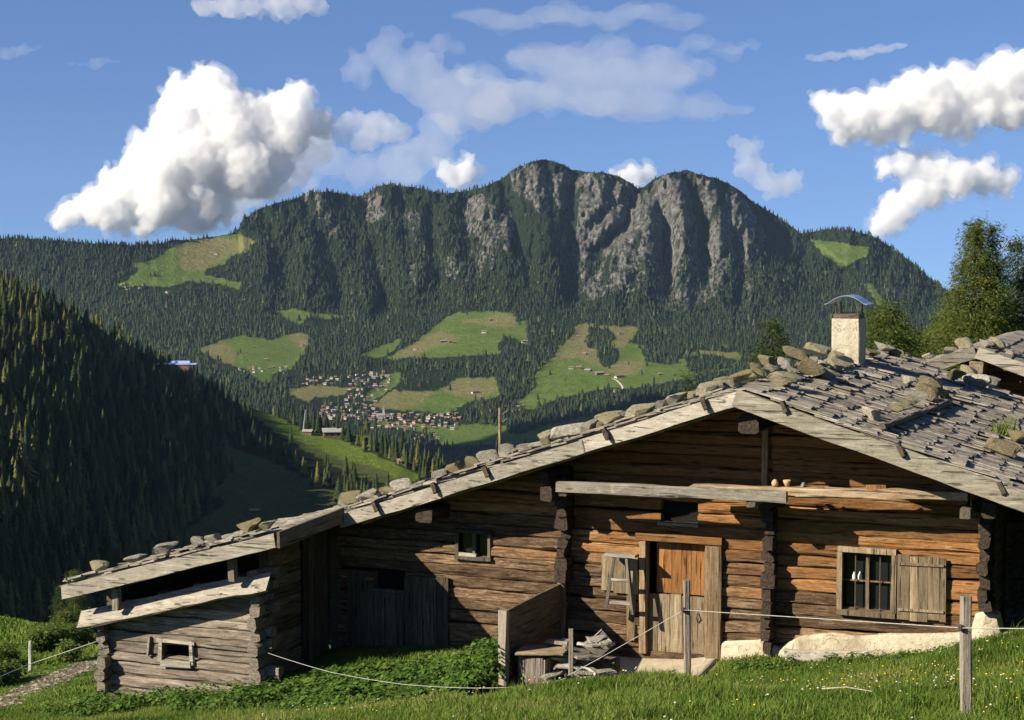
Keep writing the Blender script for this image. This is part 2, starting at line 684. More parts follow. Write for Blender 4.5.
YG = smooth(YG, 21, 0)
YG = smooth(YG, 15, 1)
PXG = np.broadcast_to(PX, PYG.shape)
GULLIES = [
    ([(362, 190), (371, 250), (384, 300), (372, 345)], 9, 150), ([(466, 188), (462, 215), (474, 268), (476, 300)], 8, 150),
    ([(576, 165), (569, 216), (571, 298), (577, 330)], 9, 190), ([(637, 186), (629, 220), (599, 250), (596, 290)], 8, 170),
    ([(652, 180), (663, 224), (666, 280), (668, 310)], 7, 150), ([(684, 172), (697, 212), (704, 263), (708, 300)], 8, 160),
    ([(735, 186), (772, 225), (800, 262), (840, 330)], 20, 190), ([(812, 230), (836, 270), (860, 330)], 8, 90),
    ([(300, 192), (326, 255), (345, 330)], 8, 90), ([(420, 186), (432, 250), (440, 310)], 9, 110),
    ([(500, 178), (517, 235), (534, 300)], 8, 120), ([(548, 160), (549, 200), (560, 240)], 5, 70),
    ([(615, 174), (611, 205), (585, 240), (580, 262)], 6, 90), ([(720, 182), (730, 225), (740, 275), (738, 320)], 6, 90),
    ([(260, 208), (275, 255), (290, 310)], 8, 70), ([(340, 195), (352, 240), (360, 280)], 6, 70), ([(398, 184), (402, 230), (410, 280)], 6, 90),
    ([(884, 243), (890, 280), (900, 330)], 12, 80), ([(60, 240), (75, 290), (110, 330)], 14, 70), ([(145, 244), (120, 280), (118, 330)], 12, 60)]
D = np.zeros_like(YG)
for pts, wd, dep in GULLIES:
    ys = [p[1] for p in pts]
    cx = np.interp(PYG, ys, [p[0] for p in pts]) + 5 * fbm(PYG / 13., PYG * 0 + wd, 3, 2)
    fade = np.clip((ys[-1] - PYG) / 35, 0, 1)
    dx = (PXG - cx) / wd
    # steep wall on the left of the gully, softer on the right
    D += 1.35 * dep * fade * np.exp(-np.abs(np.where(dx < 0, dx * .75, dx * .6)) ** 1.5)
foot = pl(PX, [(-150, 330), (250, 330), (380, 335), (500, 310), (620, 322), (740, 340), (1166, 345)])[None]
wz = np.clip((foot - PYG) / 40, 0, 1)
D = D * 1.0 + wz * (170 * fbm(PXG / 24. + PYG / 160., PYG / 75., 4, 11) + 120 * fbm(PXG / 8.5, PYG / 17., 4, 21) + 75 * fbm(PXG / 3.4, PYG / 6.5, 3, 27))
D += (1 - wz) * 110 * fbm(PXG / 120., PYG / 45., 2, 31)
D -= D[-1:] * np.linspace(0, .35, NR)[:, None]
D *= np.where((PXG < 262) & (PYG > 232), .22, 1.0)
YG2 = YG + D


def row_of(ss, sy, py):
    """fractional grid row whose line of sight is py, in a column with smooth and true crest ss, sy"""
    t = (575 - py) / (575 - ss)
    for _ in range(6):
        t = np.clip((575 - py + (sy - ss) * np.clip(t, 0, 1) ** 7) / (575 - ss), 0, 1)
    return t * (NR - 1)


def terr(px, py):
    """world point of the far terrain seen at that pixel"""
    px = np.asarray(px, float)
    py = np.asarray(py, float)
    j = np.clip((px - PX[0]) / DPX, 0, len(PX) - 1.001)
    j0 = j.astype(int)
    fj = j - j0
    sy = sky_y[j0] * (1 - fj) + sky_y[j0 + 1] * fj
    ss = sky_s[j0] * (1 - fj) + sky_s[j0 + 1] * fj
    i = np.clip(row_of(ss, sy, np.maximum(py, sy)), 0, NR - 1.001)
    i0 = i.astype(int)
    fi = i - i0
    y = (YG2[i0, j0] * (1 - fj) + YG2[i0, j0 + 1] * fj) * (1 - fi) + (YG2[i0 + 1, j0] * (1 - fj) + YG2[i0 + 1, j0 + 1] * fj) * fi
    return atYs(px, np.maximum(py, sy), y)


def zp(x0, y0, s, pts):
    return [(x0 + a / s, y0 + b / s) for a, b in pts]


MEAD = [
    zp(0, 220, 3.94, [(520, 170), (600, 160), (690, 100), (760, 78), (830, 70), (940, 50), (1010, 90), (960, 130), (910, 140), (880, 175), (810, 190), (810, 215), (900, 235), (955, 250), (940, 275), (860, 250), (740, 240), (660, 265), (560, 260), (480, 265), (440, 262), (500, 235), (545, 205)]),
    zp(180, 280, 3.6, [(60, 250), (150, 215), (240, 200), (330, 215), (440, 185), (470, 215), (430, 290), (395, 322), (340, 335), (320, 370), (280, 360), (230, 320), (160, 300)]),
    zp(180, 280, 3.6, [(345, 115), (400, 105), (470, 118), (580, 125), (590, 135), (520, 140), (470, 128), (440, 160), (400, 150)]),
    zp(380, 290, 5.12, [(310, 160), (390, 115), (560, 105), (680, 115), (700, 165), (740, 160), (770, 290), (700, 250), (640, 240), (600, 290), (630, 320), (520, 340), (400, 365), (200, 355), (150, 345), (60, 360), (40, 345), (200, 250)]),
    zp(380, 290, 5.12, [(-90, 330), (0, 290), (90, 250), (110, 260), (50, 330), (0, 345), (-40, 350)]),
    zp(380, 290, 5.12, [(-20, 575), (130, 520), (300, 515), (400, 450), (590, 445), (600, 500), (610, 540), (510, 590), (420, 610), (330, 635), (270, 612), (200, 602), (60, 592)]),
    zp(380, 290, 5.12, [(1030, 170), (960, 250), (860, 370), (790, 430), (800, 480), (740, 550), (670, 590), (720, 602), (800, 617), (860, 590), (1030, 510)]),
    zp(560, 310, 5.12, [(-10, 185), (70, 160), (75, 85), (130, 62), (200, 80), (398, 85), (380, 150), (345, 170), (420, 180), (430, 260), (520, 275), (570, 285), (650, 235), (700, 205), (910, 215), (930, 250), (860, 300), (720, 330), (640, 370), (420, 395), (210, 405), (80, 435), (-10, 460)]),
    zp(290, 360, 5.39, [(-20, 160), (130, 130), (190, 140), (330, 150), (290, 190), (140, 200), (110, 230), (0, 190)]),
    zp(290, 360, 5.39, [(395, 220), (440, 160), (560, 60), (600, 70), (590, 120), (500, 190), (430, 232)]),
    zp(290, 360, 5.39, [(430, 250), (560, 160), (640, 168), (780, 170), (900, 95), (920, 190), (860, 290), (600, 270), (500, 262)]),
    zp(290, 360, 5.39, [(400, 322), (640, 338), (840, 362), (1010, 345), (1100, 350), (1100, 400), (900, 408), (800, 395), (640, 380), (460, 350)]),
    zp(560, 150, 2.56, [(640, 230), (700, 235), (790, 250), (780, 275), (720, 300), (680, 270)]),
    zp(560, 150, 2.56, [(770, 340), (800, 345), (840, 400), (820, 400)]),
    [(430, 428), (470, 424), (540, 426), (660, 400), (720, 392), (720, 410), (600, 440), (520, 452), (440, 446)],
]
WOODS = [
    zp(560, 310, 5.12, [(140, 100), (240, 90), (290, 140), (250, 190), (310, 190), (310, 262), (220, 295), (180, 240), (190, 200), (140, 190)]),
    zp(560, 310, 5.12, [(640, 245), (740, 225), (900, 250), (880, 285), (700, 330), (650, 310)]),
    zp(380, 290, 5.12, [(60, 330), (110, 265), (270, 170), (290, 185), (210, 245), (80, 330)]),
    zp(380, 290, 5.12, [(110, 420), (180, 350), (600, 330), (640, 300), (720, 290), (780, 300), (760, 480), (640, 530), (590, 450), (400, 445), (330, 500), (110, 515)]),
    [(505, 428), (560, 396), (590, 393), (622, 390), (680, 380), (715, 376), (716, 385), (640, 402), (560, 418), (515, 436)],
    [(430, 445), (520, 444), (640, 420), (720, 405), (720, 470), (430, 470)],
    [(455, 408), (478, 400), (520, 404), (522, 410), (480, 420), (458, 424)],
]
MOWN = [
    zp(380, 290, 5.12, [(410, 150), (540, 145), (600, 120), (700, 130), (700, 190), (560, 190), (520, 172), (420, 170)]),
    zp(380, 290, 5.12, [(200, 250), (300, 210), (420, 250), (260, 300), (160, 345), (60, 350), (100, 310)]),
    zp(380, 290, 5.12, [(320, 515), (400, 450), (590, 445), (600, 520), (500, 560), (330, 525)]),
    zp(380, 290, 5.12, [(-20, 575), (130, 520), (270, 520), (180, 590), (60, 592)]),
    zp(380, 290, 5.12, [(1030, 170), (960, 250), (880, 350), (1030, 350)]),
    zp(560, 310, 5.12, [(60, 160), (75, 85), (130, 62), (200, 80), (398, 85), (330, 190), (200, 290), (100, 250)]),
    zp(560, 310, 5.12, [(220, 295), (300, 260), (420, 265), (440, 290), (350, 340), (240, 320)]),
    zp(560, 310, 5.12, [(650, 235), (700, 205), (910, 215), (880, 260), (720, 230)]),
    zp(290, 360, 5.39, [(-20, 160), (130, 130), (190, 140), (330, 150), (290, 190), (140, 200), (110, 230), (0, 190)]),
    zp(290, 360, 5.39, [(430, 250), (560, 160), (640, 168), (780, 170), (700, 240), (600, 270)]),
    zp(0, 220, 3.94, [(690, 110), (830, 70), (1010, 70), (1010, 100), (900, 140), (800, 200), (720, 200)]),
    zp(180, 280, 3.6, [(60, 250), (150, 215), (200, 260), (190, 310), (120, 290)]),
    zp(180, 280, 3.6, [(380, 190), (470, 185), (470, 260), (420, 240)]),
]
ROCK = [
    ([(555, 172), (580, 176), (600, 173), (632, 186), (640, 192), (660, 178), (690, 172), (730, 185), (752, 206), (765, 236), (752, 262), (732, 285), (706, 300), (690, 320), (670, 318), (650, 292), (628, 290), (604, 292), (585, 300), (574, 310), (566, 270), (561, 220)], 1.0),
    ([(512, 168), (532, 163), (548, 168), (560, 190), (546, 215), (528, 200), (512, 190)], .6),
    ([(462, 218), (470, 198), (482, 192), (494, 210), (510, 212), (520, 235), (512, 255), (500, 250), (492, 268), (478, 272), (470, 255)], .85),
    ([(362, 198), (374, 188), (384, 196), (382, 218), (372, 226), (364, 214)], .85),
    ([(305, 195), (318, 192), (330, 200), (345, 235), (332, 238), (318, 214)], .45),
    ([(403, 210), (416, 208), (424, 225), (416, 248), (408, 244)], .6),
    ([(405, 268), (420, 264), (424, 280), (410, 286)], .6), ([(440, 255), (470, 262), (472, 285), (445, 282)], .5),
    ([(366, 262), (380, 265), (388, 292), (376, 296)], .5),
    ([(598, 276), (648, 276), (660, 284), (640, 291), (600, 292)], 1.25), ([(567, 283), (576, 282), (580, 300), (574, 306)], 1.3),
    ([(736, 286), (752, 276), (764, 290), (756, 318), (738, 326)], .7), ([(790, 325), (830, 318), (836, 340), (800, 345)], .5),
    ([(880, 288), (905, 286), (915, 296), (888, 298)], .9), ([(425, 314), (450, 310), (452, 318), (430, 322)], .5),
    ([(700, 315), (720, 305), (726, 330), (706, 336)], .55),
]
wob = 4.2
PXW = PXG + wob * 2 * fbm(PXG / 5., PYG / 4., 2, 41)
PYW = PYG + wob * fbm(PXG / 4., PYG / 4., 2, 47)
mead = np.zeros(PYG.shape)
for p in MEAD:
    mead[in_poly(PXW, PYW, p)] = 1
for p in WOODS:
    mead[in_poly(PXW, PYW, p)] = 0
mown = np.zeros(PYG.shape)
for p in MOWN:
    mown[in_poly(PXG, PYG, p)] = 1
mown = smooth(smooth(mown, 3, 0), 3, 1)
YG2 = YG + D * (1 - .92 * smooth(smooth(mead, 9, 0), 9, 1))
rock = np.zeros(PYG.shape)
PXR = PXG + 16 * fbm(PXG / 9., PYG / 14., 3, 51)
PYR = PYG + 14 * fbm(PXG / 9., PYG / 14., 3, 57)
for p, s in ROCK:
    rock = np.maximum(rock, s * in_poly(PXR, PYR, p))
streak = ridged(PXG / 11. + PYG / 60., PYG / 38., 4, 61)
rockv = np.clip(rock * (.16 + 1.3 * (streak - .38) * 2.8), 0, 1.3)
rockv = np.maximum(rockv, np.clip((streak - .78) * 3, 0, .5) * wz * (PYG < 300) * (PXG > 250) * (PXG < 800))
rockv *= (1 - mead) * np.clip((322 - PYG) / 50, .15, 1)
rockv *= np.clip(1.12 - .0075 * np.maximum(D - 60, 0), .25, 1)
P = atYs(PXG, PYG, YG2)
back = []
for k, (dy, dz) in enumerate([(60, -25), (250, -130), (1100, -750)]):
    b = P[-1].copy()
    b[:, 0] *= (b[:, 1] + dy) / b[:, 1]
    b[:, 1] += dy
    b[:, 2] += dz
    back.append(b)
front = P[0].copy()
front[:, 2] = -640
front[:, 1] -= 300
Pall = np.concatenate([front[None], P, np.array(back)])
z1 = np.zeros((1, len(PX)))
z3 = np.zeros((3, len(PX)))
mask = np.stack([np.concatenate([z1, mead, z3]), np.concatenate([z1, mown, z3]), np.concatenate([z1, rockv, z3]), np.ones((NR + 4, len(PX)))], -1)


def grid_faces(nr, nc):
    i = np.arange(nr - 1)[:, None] * nc + np.arange(nc - 1)[None]
    return np.stack([i, i + 1, i + nc + 1, i + nc], -1).reshape(-1, 4)


def mat_terrain(name, g0, g1, b0, b1, nscale):
    N = NT(name)
    mk = N.n('ShaderNodeAttribute', attribute_name='mask')
    sp = N.n('ShaderNodeSeparateColor')
    N.l(mk.outputs['Color'], sp.inputs[0])
    oc = N.obj()
    n1 = N.noise(oc, nscale, 5, .6)
    n2 = N.noise(oc, nscale * 7, 4, .65)
    n3 = N.noise(N.vmul(oc, (1, 1, .4)), nscale * 3.6, 10, .74, .5)
    forest = N.ramp(n2, [(.3, (.010, .018, .009)), (.7, (.022, .032, .014))])
    grass = N.ramp(n1, [(.3, g0), (.7, g1)])
    brown = N.ramp(n1, [(.3, b0), (.7, b1)])
    gm = N.mix(sp.outputs[1], grass, brown)
    gm = N.mix(1.0, gm, N.ramp(n2, [(.3, .75), (.7, 1.2)]), 'MULTIPLY')
    rk = N.ramp(n3, [(.39, (.022, .024, .018)), (.47, (.088, .084, .074)), (.59, (.175, .167, .150)), (.72, (.34, .328, .30))])
    c = N.mix(sp.outputs[0], forest, gm)
    rf = N.math('ADD', sp.outputs[2], N.math('MULTIPLY', N.math('SUBTRACT', n3, .5), .9))
    c = N.mix(N.math('MULTIPLY', N.ramp(rf, [(.22, 0), (.5, 1)]), N.ramp(sp.outputs[2], [(.02, 0), (.12, 1)])), c, rk)
    return N.bsdf(c, .95, .05, N.bump(n3, .9, 22))


M['terrain'] = mat_terrain('mountain_ground', (.080, .130, .024), (.125, .168, .040), (.150, .150, .052), (.20, .18, .08), .011)
me = np_mesh('mountain', Pall.reshape(-1, 3), grid_faces(NR + 4, len(PX)), M['terrain'], None, True, mask.reshape(-1, 4))
tag(link('mountain', me), kind='structure')

# ------------------------------------------------------------------ small conifer templates (unit height, unit radius factor)


def cone_tree(sides, tiers, rng, r0=.19, jag=.3):
    vs, fs = [], []
    for t in range(tiers):
        zb = t / tiers * .88 + .02
        zt = min(1.0, zb + 1.0 / tiers * 1.55)
        if t == tiers - 1:
            zt = 1.0
        r = r0 * (1 - zb) ** .85 + .01
        o = len(vs)
        ph = rng.random() * 6
        for k in range(sides):
            a = ph + 2 * math.pi * k / sides
            rr = r * (1 + rng.uniform(-jag, jag))
            vs.append((rr * math.cos(a), rr * math.sin(a), zb + rng.uniform(-.02, .03)))
        vs.append((rng.uniform(-.01, .01), rng.uniform(-.01, .01), zt))
        for k in range(sides):
            fs.append((o + k, o + (k + 1) % sides, o + sides))
    return np.array(vs), np.array(fs)


def spruce(rng, tiers=11, spikes=9, r0=.17):
    """layered spruce: every tier is a ring of drooping boughs"""
    vs, fs = [], []
    for t in range(tiers):
        k = t / tiers
        zc = .06 + .92 * k
        r = r0 * (1 - k) ** .8 * rng.uniform(.85, 1.12) + .008
        top = min(1.0, zc + .75 / tiers + .05)
        ph = rng.random() * 6
        n = max(5, int(spikes * (1 - .4 * k)))
        for s in range(n):
            a = ph + 2 * math.pi * (s + rng.uniform(-.3, .3)) / n
            L = r * rng.uniform(.65, 1.25)
            wd = 2 * math.pi / n * .62
            dr = -.035 - .35 * L
            o = len(vs)
            vs += [(0, 0, top),
                   (.62 * L * math.cos(a - wd), .62 * L * math.sin(a - wd), zc + dr * .45 + rng.uniform(-.012, .012)),
                   (L * math.cos(a), L * math.sin(a), zc + dr),
                   (.62 * L * math.cos(a + wd), .62 * L * math.sin(a + wd), zc + dr * .45 + rng.uniform(-.012, .012))]
            fs += [(o, o + 1, o + 2), (o, o + 2, o + 3)]
    o = len(vs)
    for s in range(3):
        a = s * 2.094
        vs.append((.016 * math.cos(a), .016 * math.sin(a), -.03))
    vs.append((0, 0, .97))
    fs += [(o, o + 1, o + 3), (o + 1, o + 2, o + 3), (o + 2, o, o + 3)]
    return np.array(vs), np.array(fs)


M['far_tree'] = mat_leaf('mountain_conifer_green', [(0, (.010, .019, .010)), (.55, (.021, .033, .013)), (.85, (.036, .047, .017)), (1, (.085, .085, .028))], None)
M['hill_tree'] = mat_leaf('hillside_spruce_green', [(0, (.016, .030, .012)), (.5, (.048, .066, .020)), (.82, (.095, .108, .030)), (1, (.18, .16, .045))], .3)


def roofline(px):
    return np.where(px < 745, 388 + (745 - px) * .305, np.where(px < 870, 388 - (px - 745) * .3, 352))


CRESTB = [(-260, 190), (0, 282), (40, 295), (80, 315), (110, 336), (150, 356), (190, 374), (220, 396), (260, 411), (300, 423), (330, 430), (360, 437), (400, 449), (440, 467), (480, 492), (540, 530)]
gx, gy = np.meshgrid(np.arange(-40, 1060, 2.7), np.arange(150, 470, 2.0))
gx = (gx + RNG.uniform(-1.5, 1.5, gx.shape)).ravel()
gy = (gy + RNG.uniform(-1.1, 1.1, gy.shape)).ravel()
sy = np.interp(gx, PX, sky_y)
ok = (gy > sy - .5) & (gy < roofline(gx) + 6) & ((gx > 520) | (gy < pl(gx, CRESTB) + 2))
gx, gy = gx[ok], gy[ok]
jj = np.clip(np.round((gx - PX[0]) / DPX).astype(int), 0, len(PX) - 1)
ii = np.clip(np.round(row_of(sky_s[jj], sky_y[jj], gy)).astype(int), 0, NR - 1)
pm, pr = mead[ii, jj], rockv[ii, jj]
prob = np.where(pm > .5, .004, np.clip(1.1 - .78 * pr, .36, 1) * np.where(vnoise(gx / 13, gy / 6, 88) < .2, .45, 1))
prob *= np.where((gx > 540) & (gx < 800) & (gy < 250), .62, 1)
prob = np.where((gx > 290) & (gx < 465) & (gy > 370) & (gy < 434), prob * .22, prob)
clump = vnoise(gx / 9, gy / 5, 77)
prob = np.where(pm > .5, prob * np.where(clump > .72, 9, .6), prob)
up_ = mead[np.clip(ii + np.round(6 / ((575 - sky_y[jj]) / (NR - 1))).astype(int), 0, NR - 1), jj]
prob = np.where((pm < .5) & (up_ > .5), prob * .16, prob)
ok = RNG.random(len(gx)) < prob
gx, gy = gx[ok], gy[ok]
# a closer fringe along the skyline
sx = np.concatenate([np.arange(-40, 178, 1.7), np.arange(240, 760, 2.6), np.arange(760, 960, 1.8)])
sx = sx + RNG.uniform(-.9, .9, len(sx))
gx = np.concatenate([gx, sx])
gy = np.concatenate([gy, np.interp(sx, PX, sky_y) + .6])
pos = terr(gx, gy)
n = len(gx)
hg = 9 + 21 * RNG.random(n) ** 1.3
hg[gy < np.interp(gx, PX, sky_y) + 30] *= .82
hg[(gx > 500) & (gx < 760) & (gy < 260)] *= .62
tmpl = [cone_tree(5, 2, random.Random(k), [.17, .2, .2, .22, .26, .36][k]) for k in range(6)]
rn = np.clip(RNG.normal(.42, .22, n) + .25 * (vnoise(gx / 30, gy / 15, 5) - .5), 0, .93)
rn[RNG.random(n) < .015] = 1
vv, ff, rr = stamp(tmpl, pos - np.array([0, 0, .8]), hg, hg, RNG.integers(0, 6, n), rn)
tag(link('mountain_forest', np_mesh('mountain_forest', vv, ff, M['far_tree'], rr)), 'dark conifer forest covering the mountain sides and valley spurs', 'forest', kind='stuff')
print('far trees', n)

# ------------------------------------------------------------------ the shaded hillside on the left
PXB = np.arange(-260, 545, 3.0)
NB = 110
cy = pl(PXB, CRESTB) + 1.2 * fbm(PXB / 12, PXB * 0, 3, 9)
cY = pl(PXB, [(-260, 1750), (0, 1900), (130, 2070), (200, 2070), (260, 2020), (430, 1860), (540, 1760)])
bY = pl(PXB, [(-260, 500), (0, 760), (200, 1080), (430, 1330), (540, 1400)])
BPY = np.zeros((NB, len(PXB)))
BY = np.zeros_like(BPY)
for j in range(len(PXB)):
    k = np.linspace(0, 1, NB)
    py = 790 + (cy[j] - 790) * k ** .85
    z0 = -(640 - 240) / FPX * bY[j]
    z1_ = -(cy[j] - 240) / FPX * cY[j]
    B = (z1_ - z0) / (cY[j] - bY[j])
    A = z0 - B * bY[j]
    # z = A + B*Y   and   z = -(py-240)/F*Y
    BY[:, j] = -A / (B + (py - 240) / FPX)
    BPY[:, j] = py
BX = np.broadcast_to(PXB, BPY.shape)
rel = np.clip((BPY - cy[None]) / 60, 0, 1)
BY2 = BY * (1 + .05 * rel * fbm(BX / 60., BPY / 30., 4, 71))
_hol = np.exp(-((BX - 250) / 95) ** 2 - ((BPY - 480) / 55) ** 2)
BY2 *= 1 + .055 * _hol * np.clip((BX - 250) / 80, -1.2, 1.2)
# the crest rolls over: the upper strip leans into the evening light
PB = atYs(BX, BPY, BY2)
BMEAD = [
    zp(150, 340, 3.79, [(170, 160), (300, 205), (470, 280), (580, 345), (720, 375), (900, 455), (1040, 520), (960, 560), (850, 535), (740, 495), (600, 425), (520, 372), (470, 345), (400, 292), (330, 240), (240, 195)]),
    zp(150, 340, 3.79, [(290, 400), (420, 440), (560, 510), (650, 550), (740, 590), (620, 640), (300, 640), (250, 560), (320, 500), (280, 440)]),
    [(140, 560), (230, 500), (330, 490), (345, 520), (240, 560)],
]
BMOWN_SHADE = [BMEAD[1], BMEAD[2], zp(150, 340, 3.79, [(470, 345), (600, 400), (740, 455), (900, 500), (960, 560), (850, 535), (740, 495), (600, 425), (520, 372)])]  # brown strip edge; first two meadows hold painted shade as darker colour
bm = np.zeros(BPY.shape)
for p in BMEAD:
    bm[in_poly(BX, BPY, p)] = 1
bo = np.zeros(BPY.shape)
for p in BMOWN_SHADE:
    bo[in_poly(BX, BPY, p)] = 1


def terrB(px, py):
    px = np.asarray(px, float)
    py = np.asarray(py, float)
    j = np.clip((px - PXB[0]) / 3.0, 0, len(PXB) - 1.001)
    j0 = j.astype(int)
    fj = j - j0
    c = cy[j0] * (1 - fj) + cy[j0 + 1] * fj
    k = np.clip((790 - py) / (790 - c), 0, 1) ** (1 / .85) * (NB - 1)
    i0 = np.clip(k.astype(int), 0, NB - 2)
    fi = np.clip(k - i0, 0, 1)
    y = (BY2[i0, j0] * (1 - fj) + BY2[i0, j0 + 1] * fj) * (1 - fi) + (BY2[i0 + 1, j0] * (1 - fj) + BY2[i0 + 1, j0 + 1] * fj) * fi
    return atYs(px, np.maximum(py, c), y)


bk = []
for dy, dz in [(40, -6), (160, -60), (600, -420)]:
    b = PB[-1].copy()
    b[:, 0] *= (b[:, 1] + dy) / b[:, 1]
    b[:, 1] += dy
    b[:, 2] += dz
    bk.append(b)
PBa = np.concatenate([PB, np.array(bk)])
zz = np.zeros((3, len(PXB)))
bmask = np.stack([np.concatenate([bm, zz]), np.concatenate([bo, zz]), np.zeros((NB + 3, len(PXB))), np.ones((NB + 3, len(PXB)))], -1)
M['terrainB'] = mat_terrain('hillside_ground', (.12, .185, .030), (.165, .225, .042), (.072, .095, .030), (.115, .130, .046), .03)  # darker second pair carries the painted shade of the lower meadows
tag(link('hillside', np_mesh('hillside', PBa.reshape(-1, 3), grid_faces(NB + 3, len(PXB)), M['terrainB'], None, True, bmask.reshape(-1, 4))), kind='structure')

# valley floor sheet out to the horizon
vb = MB()
vb.add([(-40000, -20000, -660), (40000, -20000, -660), (40000, 8900, -660), (-40000, 8900, -660)], [(0, 1, 2, 3)])
tag(vb.build('valley_ground', mat_simple('valley_meadow_green', (.05, .08, .03), (.09, .13, .04), .002, bump=0)), kind='structure')

# hillside trees
gx, gy = np.meshgrid(np.arange(-60, 520, 5.4), np.arange(270, 690, 4.4))
gx = (gx + RNG.uniform(-3, 3, gx.shape)).ravel()
gy = (gy + RNG.uniform(-2.4, 2.4, gy.shape)).ravel()
cyi = np.interp(gx, PXB, cy)
ok = (gy > cyi) & (gy < np.where(gx < 62, 670, 597 - (gx - 60) * .28 + 26)) & (gx < 470)
gx, gy = gx[ok], gy[ok]
im = np.zeros(len(gx), bool)
for p in BMEAD:
    im |= in_poly(gx, gy, p)
pr = np.where(im, .0, np.where(gy < np.interp(gx, PXB, cy) + 26, .95, np.interp(gy, [300, 450, 640], [.72, .5, .36])))
ok = RNG.random(len(gx)) < pr
gx, gy = gx[ok], gy[ok]
_below = in_poly(gx, gy - 17, BMEAD[0]) | in_poly(gx, gy - 9, BMEAD[0]) | (in_poly(gx, gy - 24, BMEAD[0]) & (gx < 300))
_keep = ~_below | (RNG.random(len(gx)) < .22)
gx, gy = gx[_keep], gy[_keep]
# loose trees in and beside the meadow strip
lone = np.array([(365, 452), (278, 405), (190, 392), (205, 402), (216, 408), (232, 418), (243, 425), (252, 433), (262, 440), (238, 430), (226, 424), (270, 446), (247, 440), (256, 446), (266, 452),
                 (330, 484), (318, 478), (306, 474), (296, 468), (345, 490), (352, 492), (361, 496), (286, 462), (325, 486), (337, 492), (348, 497), (312, 486), (370, 500)], float)
gx = np.concatenate([gx, lone[:, 0]])
gy = np.concatenate([gy, lone[:, 1]])
pos = terrB(gx, gy)
n = len(gx)
hg = (10 + 18 * RNG.random(n) ** .8) * np.interp(pos[:, 1], [800, 2000], [.95, .9])
hg[-len(lone):] *= .8
sprs = [spruce(random.Random(100 + k), 9, 9, [.17, .2, .23, .26, .2, .34][k]) for k in range(6)]
rn = np.clip(RNG.normal(.47, .28, n) + .5 * (vnoise(gx / 22, gy / 22, 15) - .5), 0, .9)
rn[RNG.random(n) < .05] = .98
order = np.argsort(pos[:, 1])
near = set(order[:290].tolist()) | set(range(n - len(lone), n - len(lone) + 2))
far_ix = np.array([i for i in range(n) if i not in near])
vv, ff, rr = stamp(sprs, pos[far_ix] - np.array([0, 0, .6]), hg[far_ix], hg[far_ix], RNG.integers(0, 6, len(far_ix)), rn[far_ix])
tag(link('hillside_forest', np_mesh('hillside_forest', vv, ff, M['hill_tree'], rr)), 'dark spruce forest mass on the shaded left hillside', 'forest', kind='stuff')
big = [spruce(random.Random(200 + k), 14, 11, [.16, .19, .22, .25, .18, .21, .30][k]) for k in range(7)]
bigm = []
for k, (tv, tf) in enumerate(big):
    for lev in range(3):
        r = np.clip(RNG.normal([.25, .5, .93][lev], .06, len(tf) // 2 + 2).repeat(2)[:len(tf)], 0, 1)
        bigm.append(np_mesh('spruce_tree', tv, tf, M['hill_tree'], r))
for i in sorted(near):
    if i >= n - len(lone):
        o = link('spruce_tree', bigm[3], None, pos[i] - np.array([0, 0, .5]), (0, 0, i), (hg[i],) * 3)
        tag(o, ['lone dark spruce standing on the sunlit hillside meadow strip', 'spruce standing beside the lift mast on the hillside meadow'][i - (n - len(lone))], 'tree')
        continue
    lev = 0 if rn[i] < .38 else (1 if rn[i] < .85 else 2)
    o = link('spruce_tree', bigm[random.randrange(7) * 3 + lev], None, pos[i] - np.array([0, 0, .5]), (0, 0, random.random() * 6.28), (hg[i] * random.uniform(.9, 1.15), hg[i] * random.uniform(.9, 1.15), hg[i]))
    tag(o, ['nearly black spruce low on the shaded left hillside', 'dark green spruce low on the shaded left hillside', 'yellowish green larch among dark spruces on the left hillside'][lev], 'tree',
        ['black spruces of the hillside forest', 'green spruces of the hillside forest', 'larches of the hillside forest'][lev])
print('hill trees', n)

# ------------------------------------------------------------------ houses, church, lift
M['wall_white'] = mat_simple('white_house_wall', (.48, .45, .39), (.62, .585, .52), .3, bump=0)
M['wall_wood'] = mat_simple('brown_house_wall', (.10, .065, .04), (.18, .12, .075), .3, bump=0)
M['roof_brown'] = mat_simple('brown_house_roof', (.20, .125, .10), (.32, .20, .16), .2, bump=0)
M['roof_grey'] = mat_simple('grey_house_roof', (.22, .21, .205), (.34, .325, .32), .2, bump=0)
M['roof_red'] = mat_simple('red_house_roof', (.19, .095, .07), (.27, .14, .105), .2, bump=0)
M['roof_blue'] = mat_simple('blue_station_roof', (.30, .40, .70), (.38, .48, .78), .2, .5, bump=0)


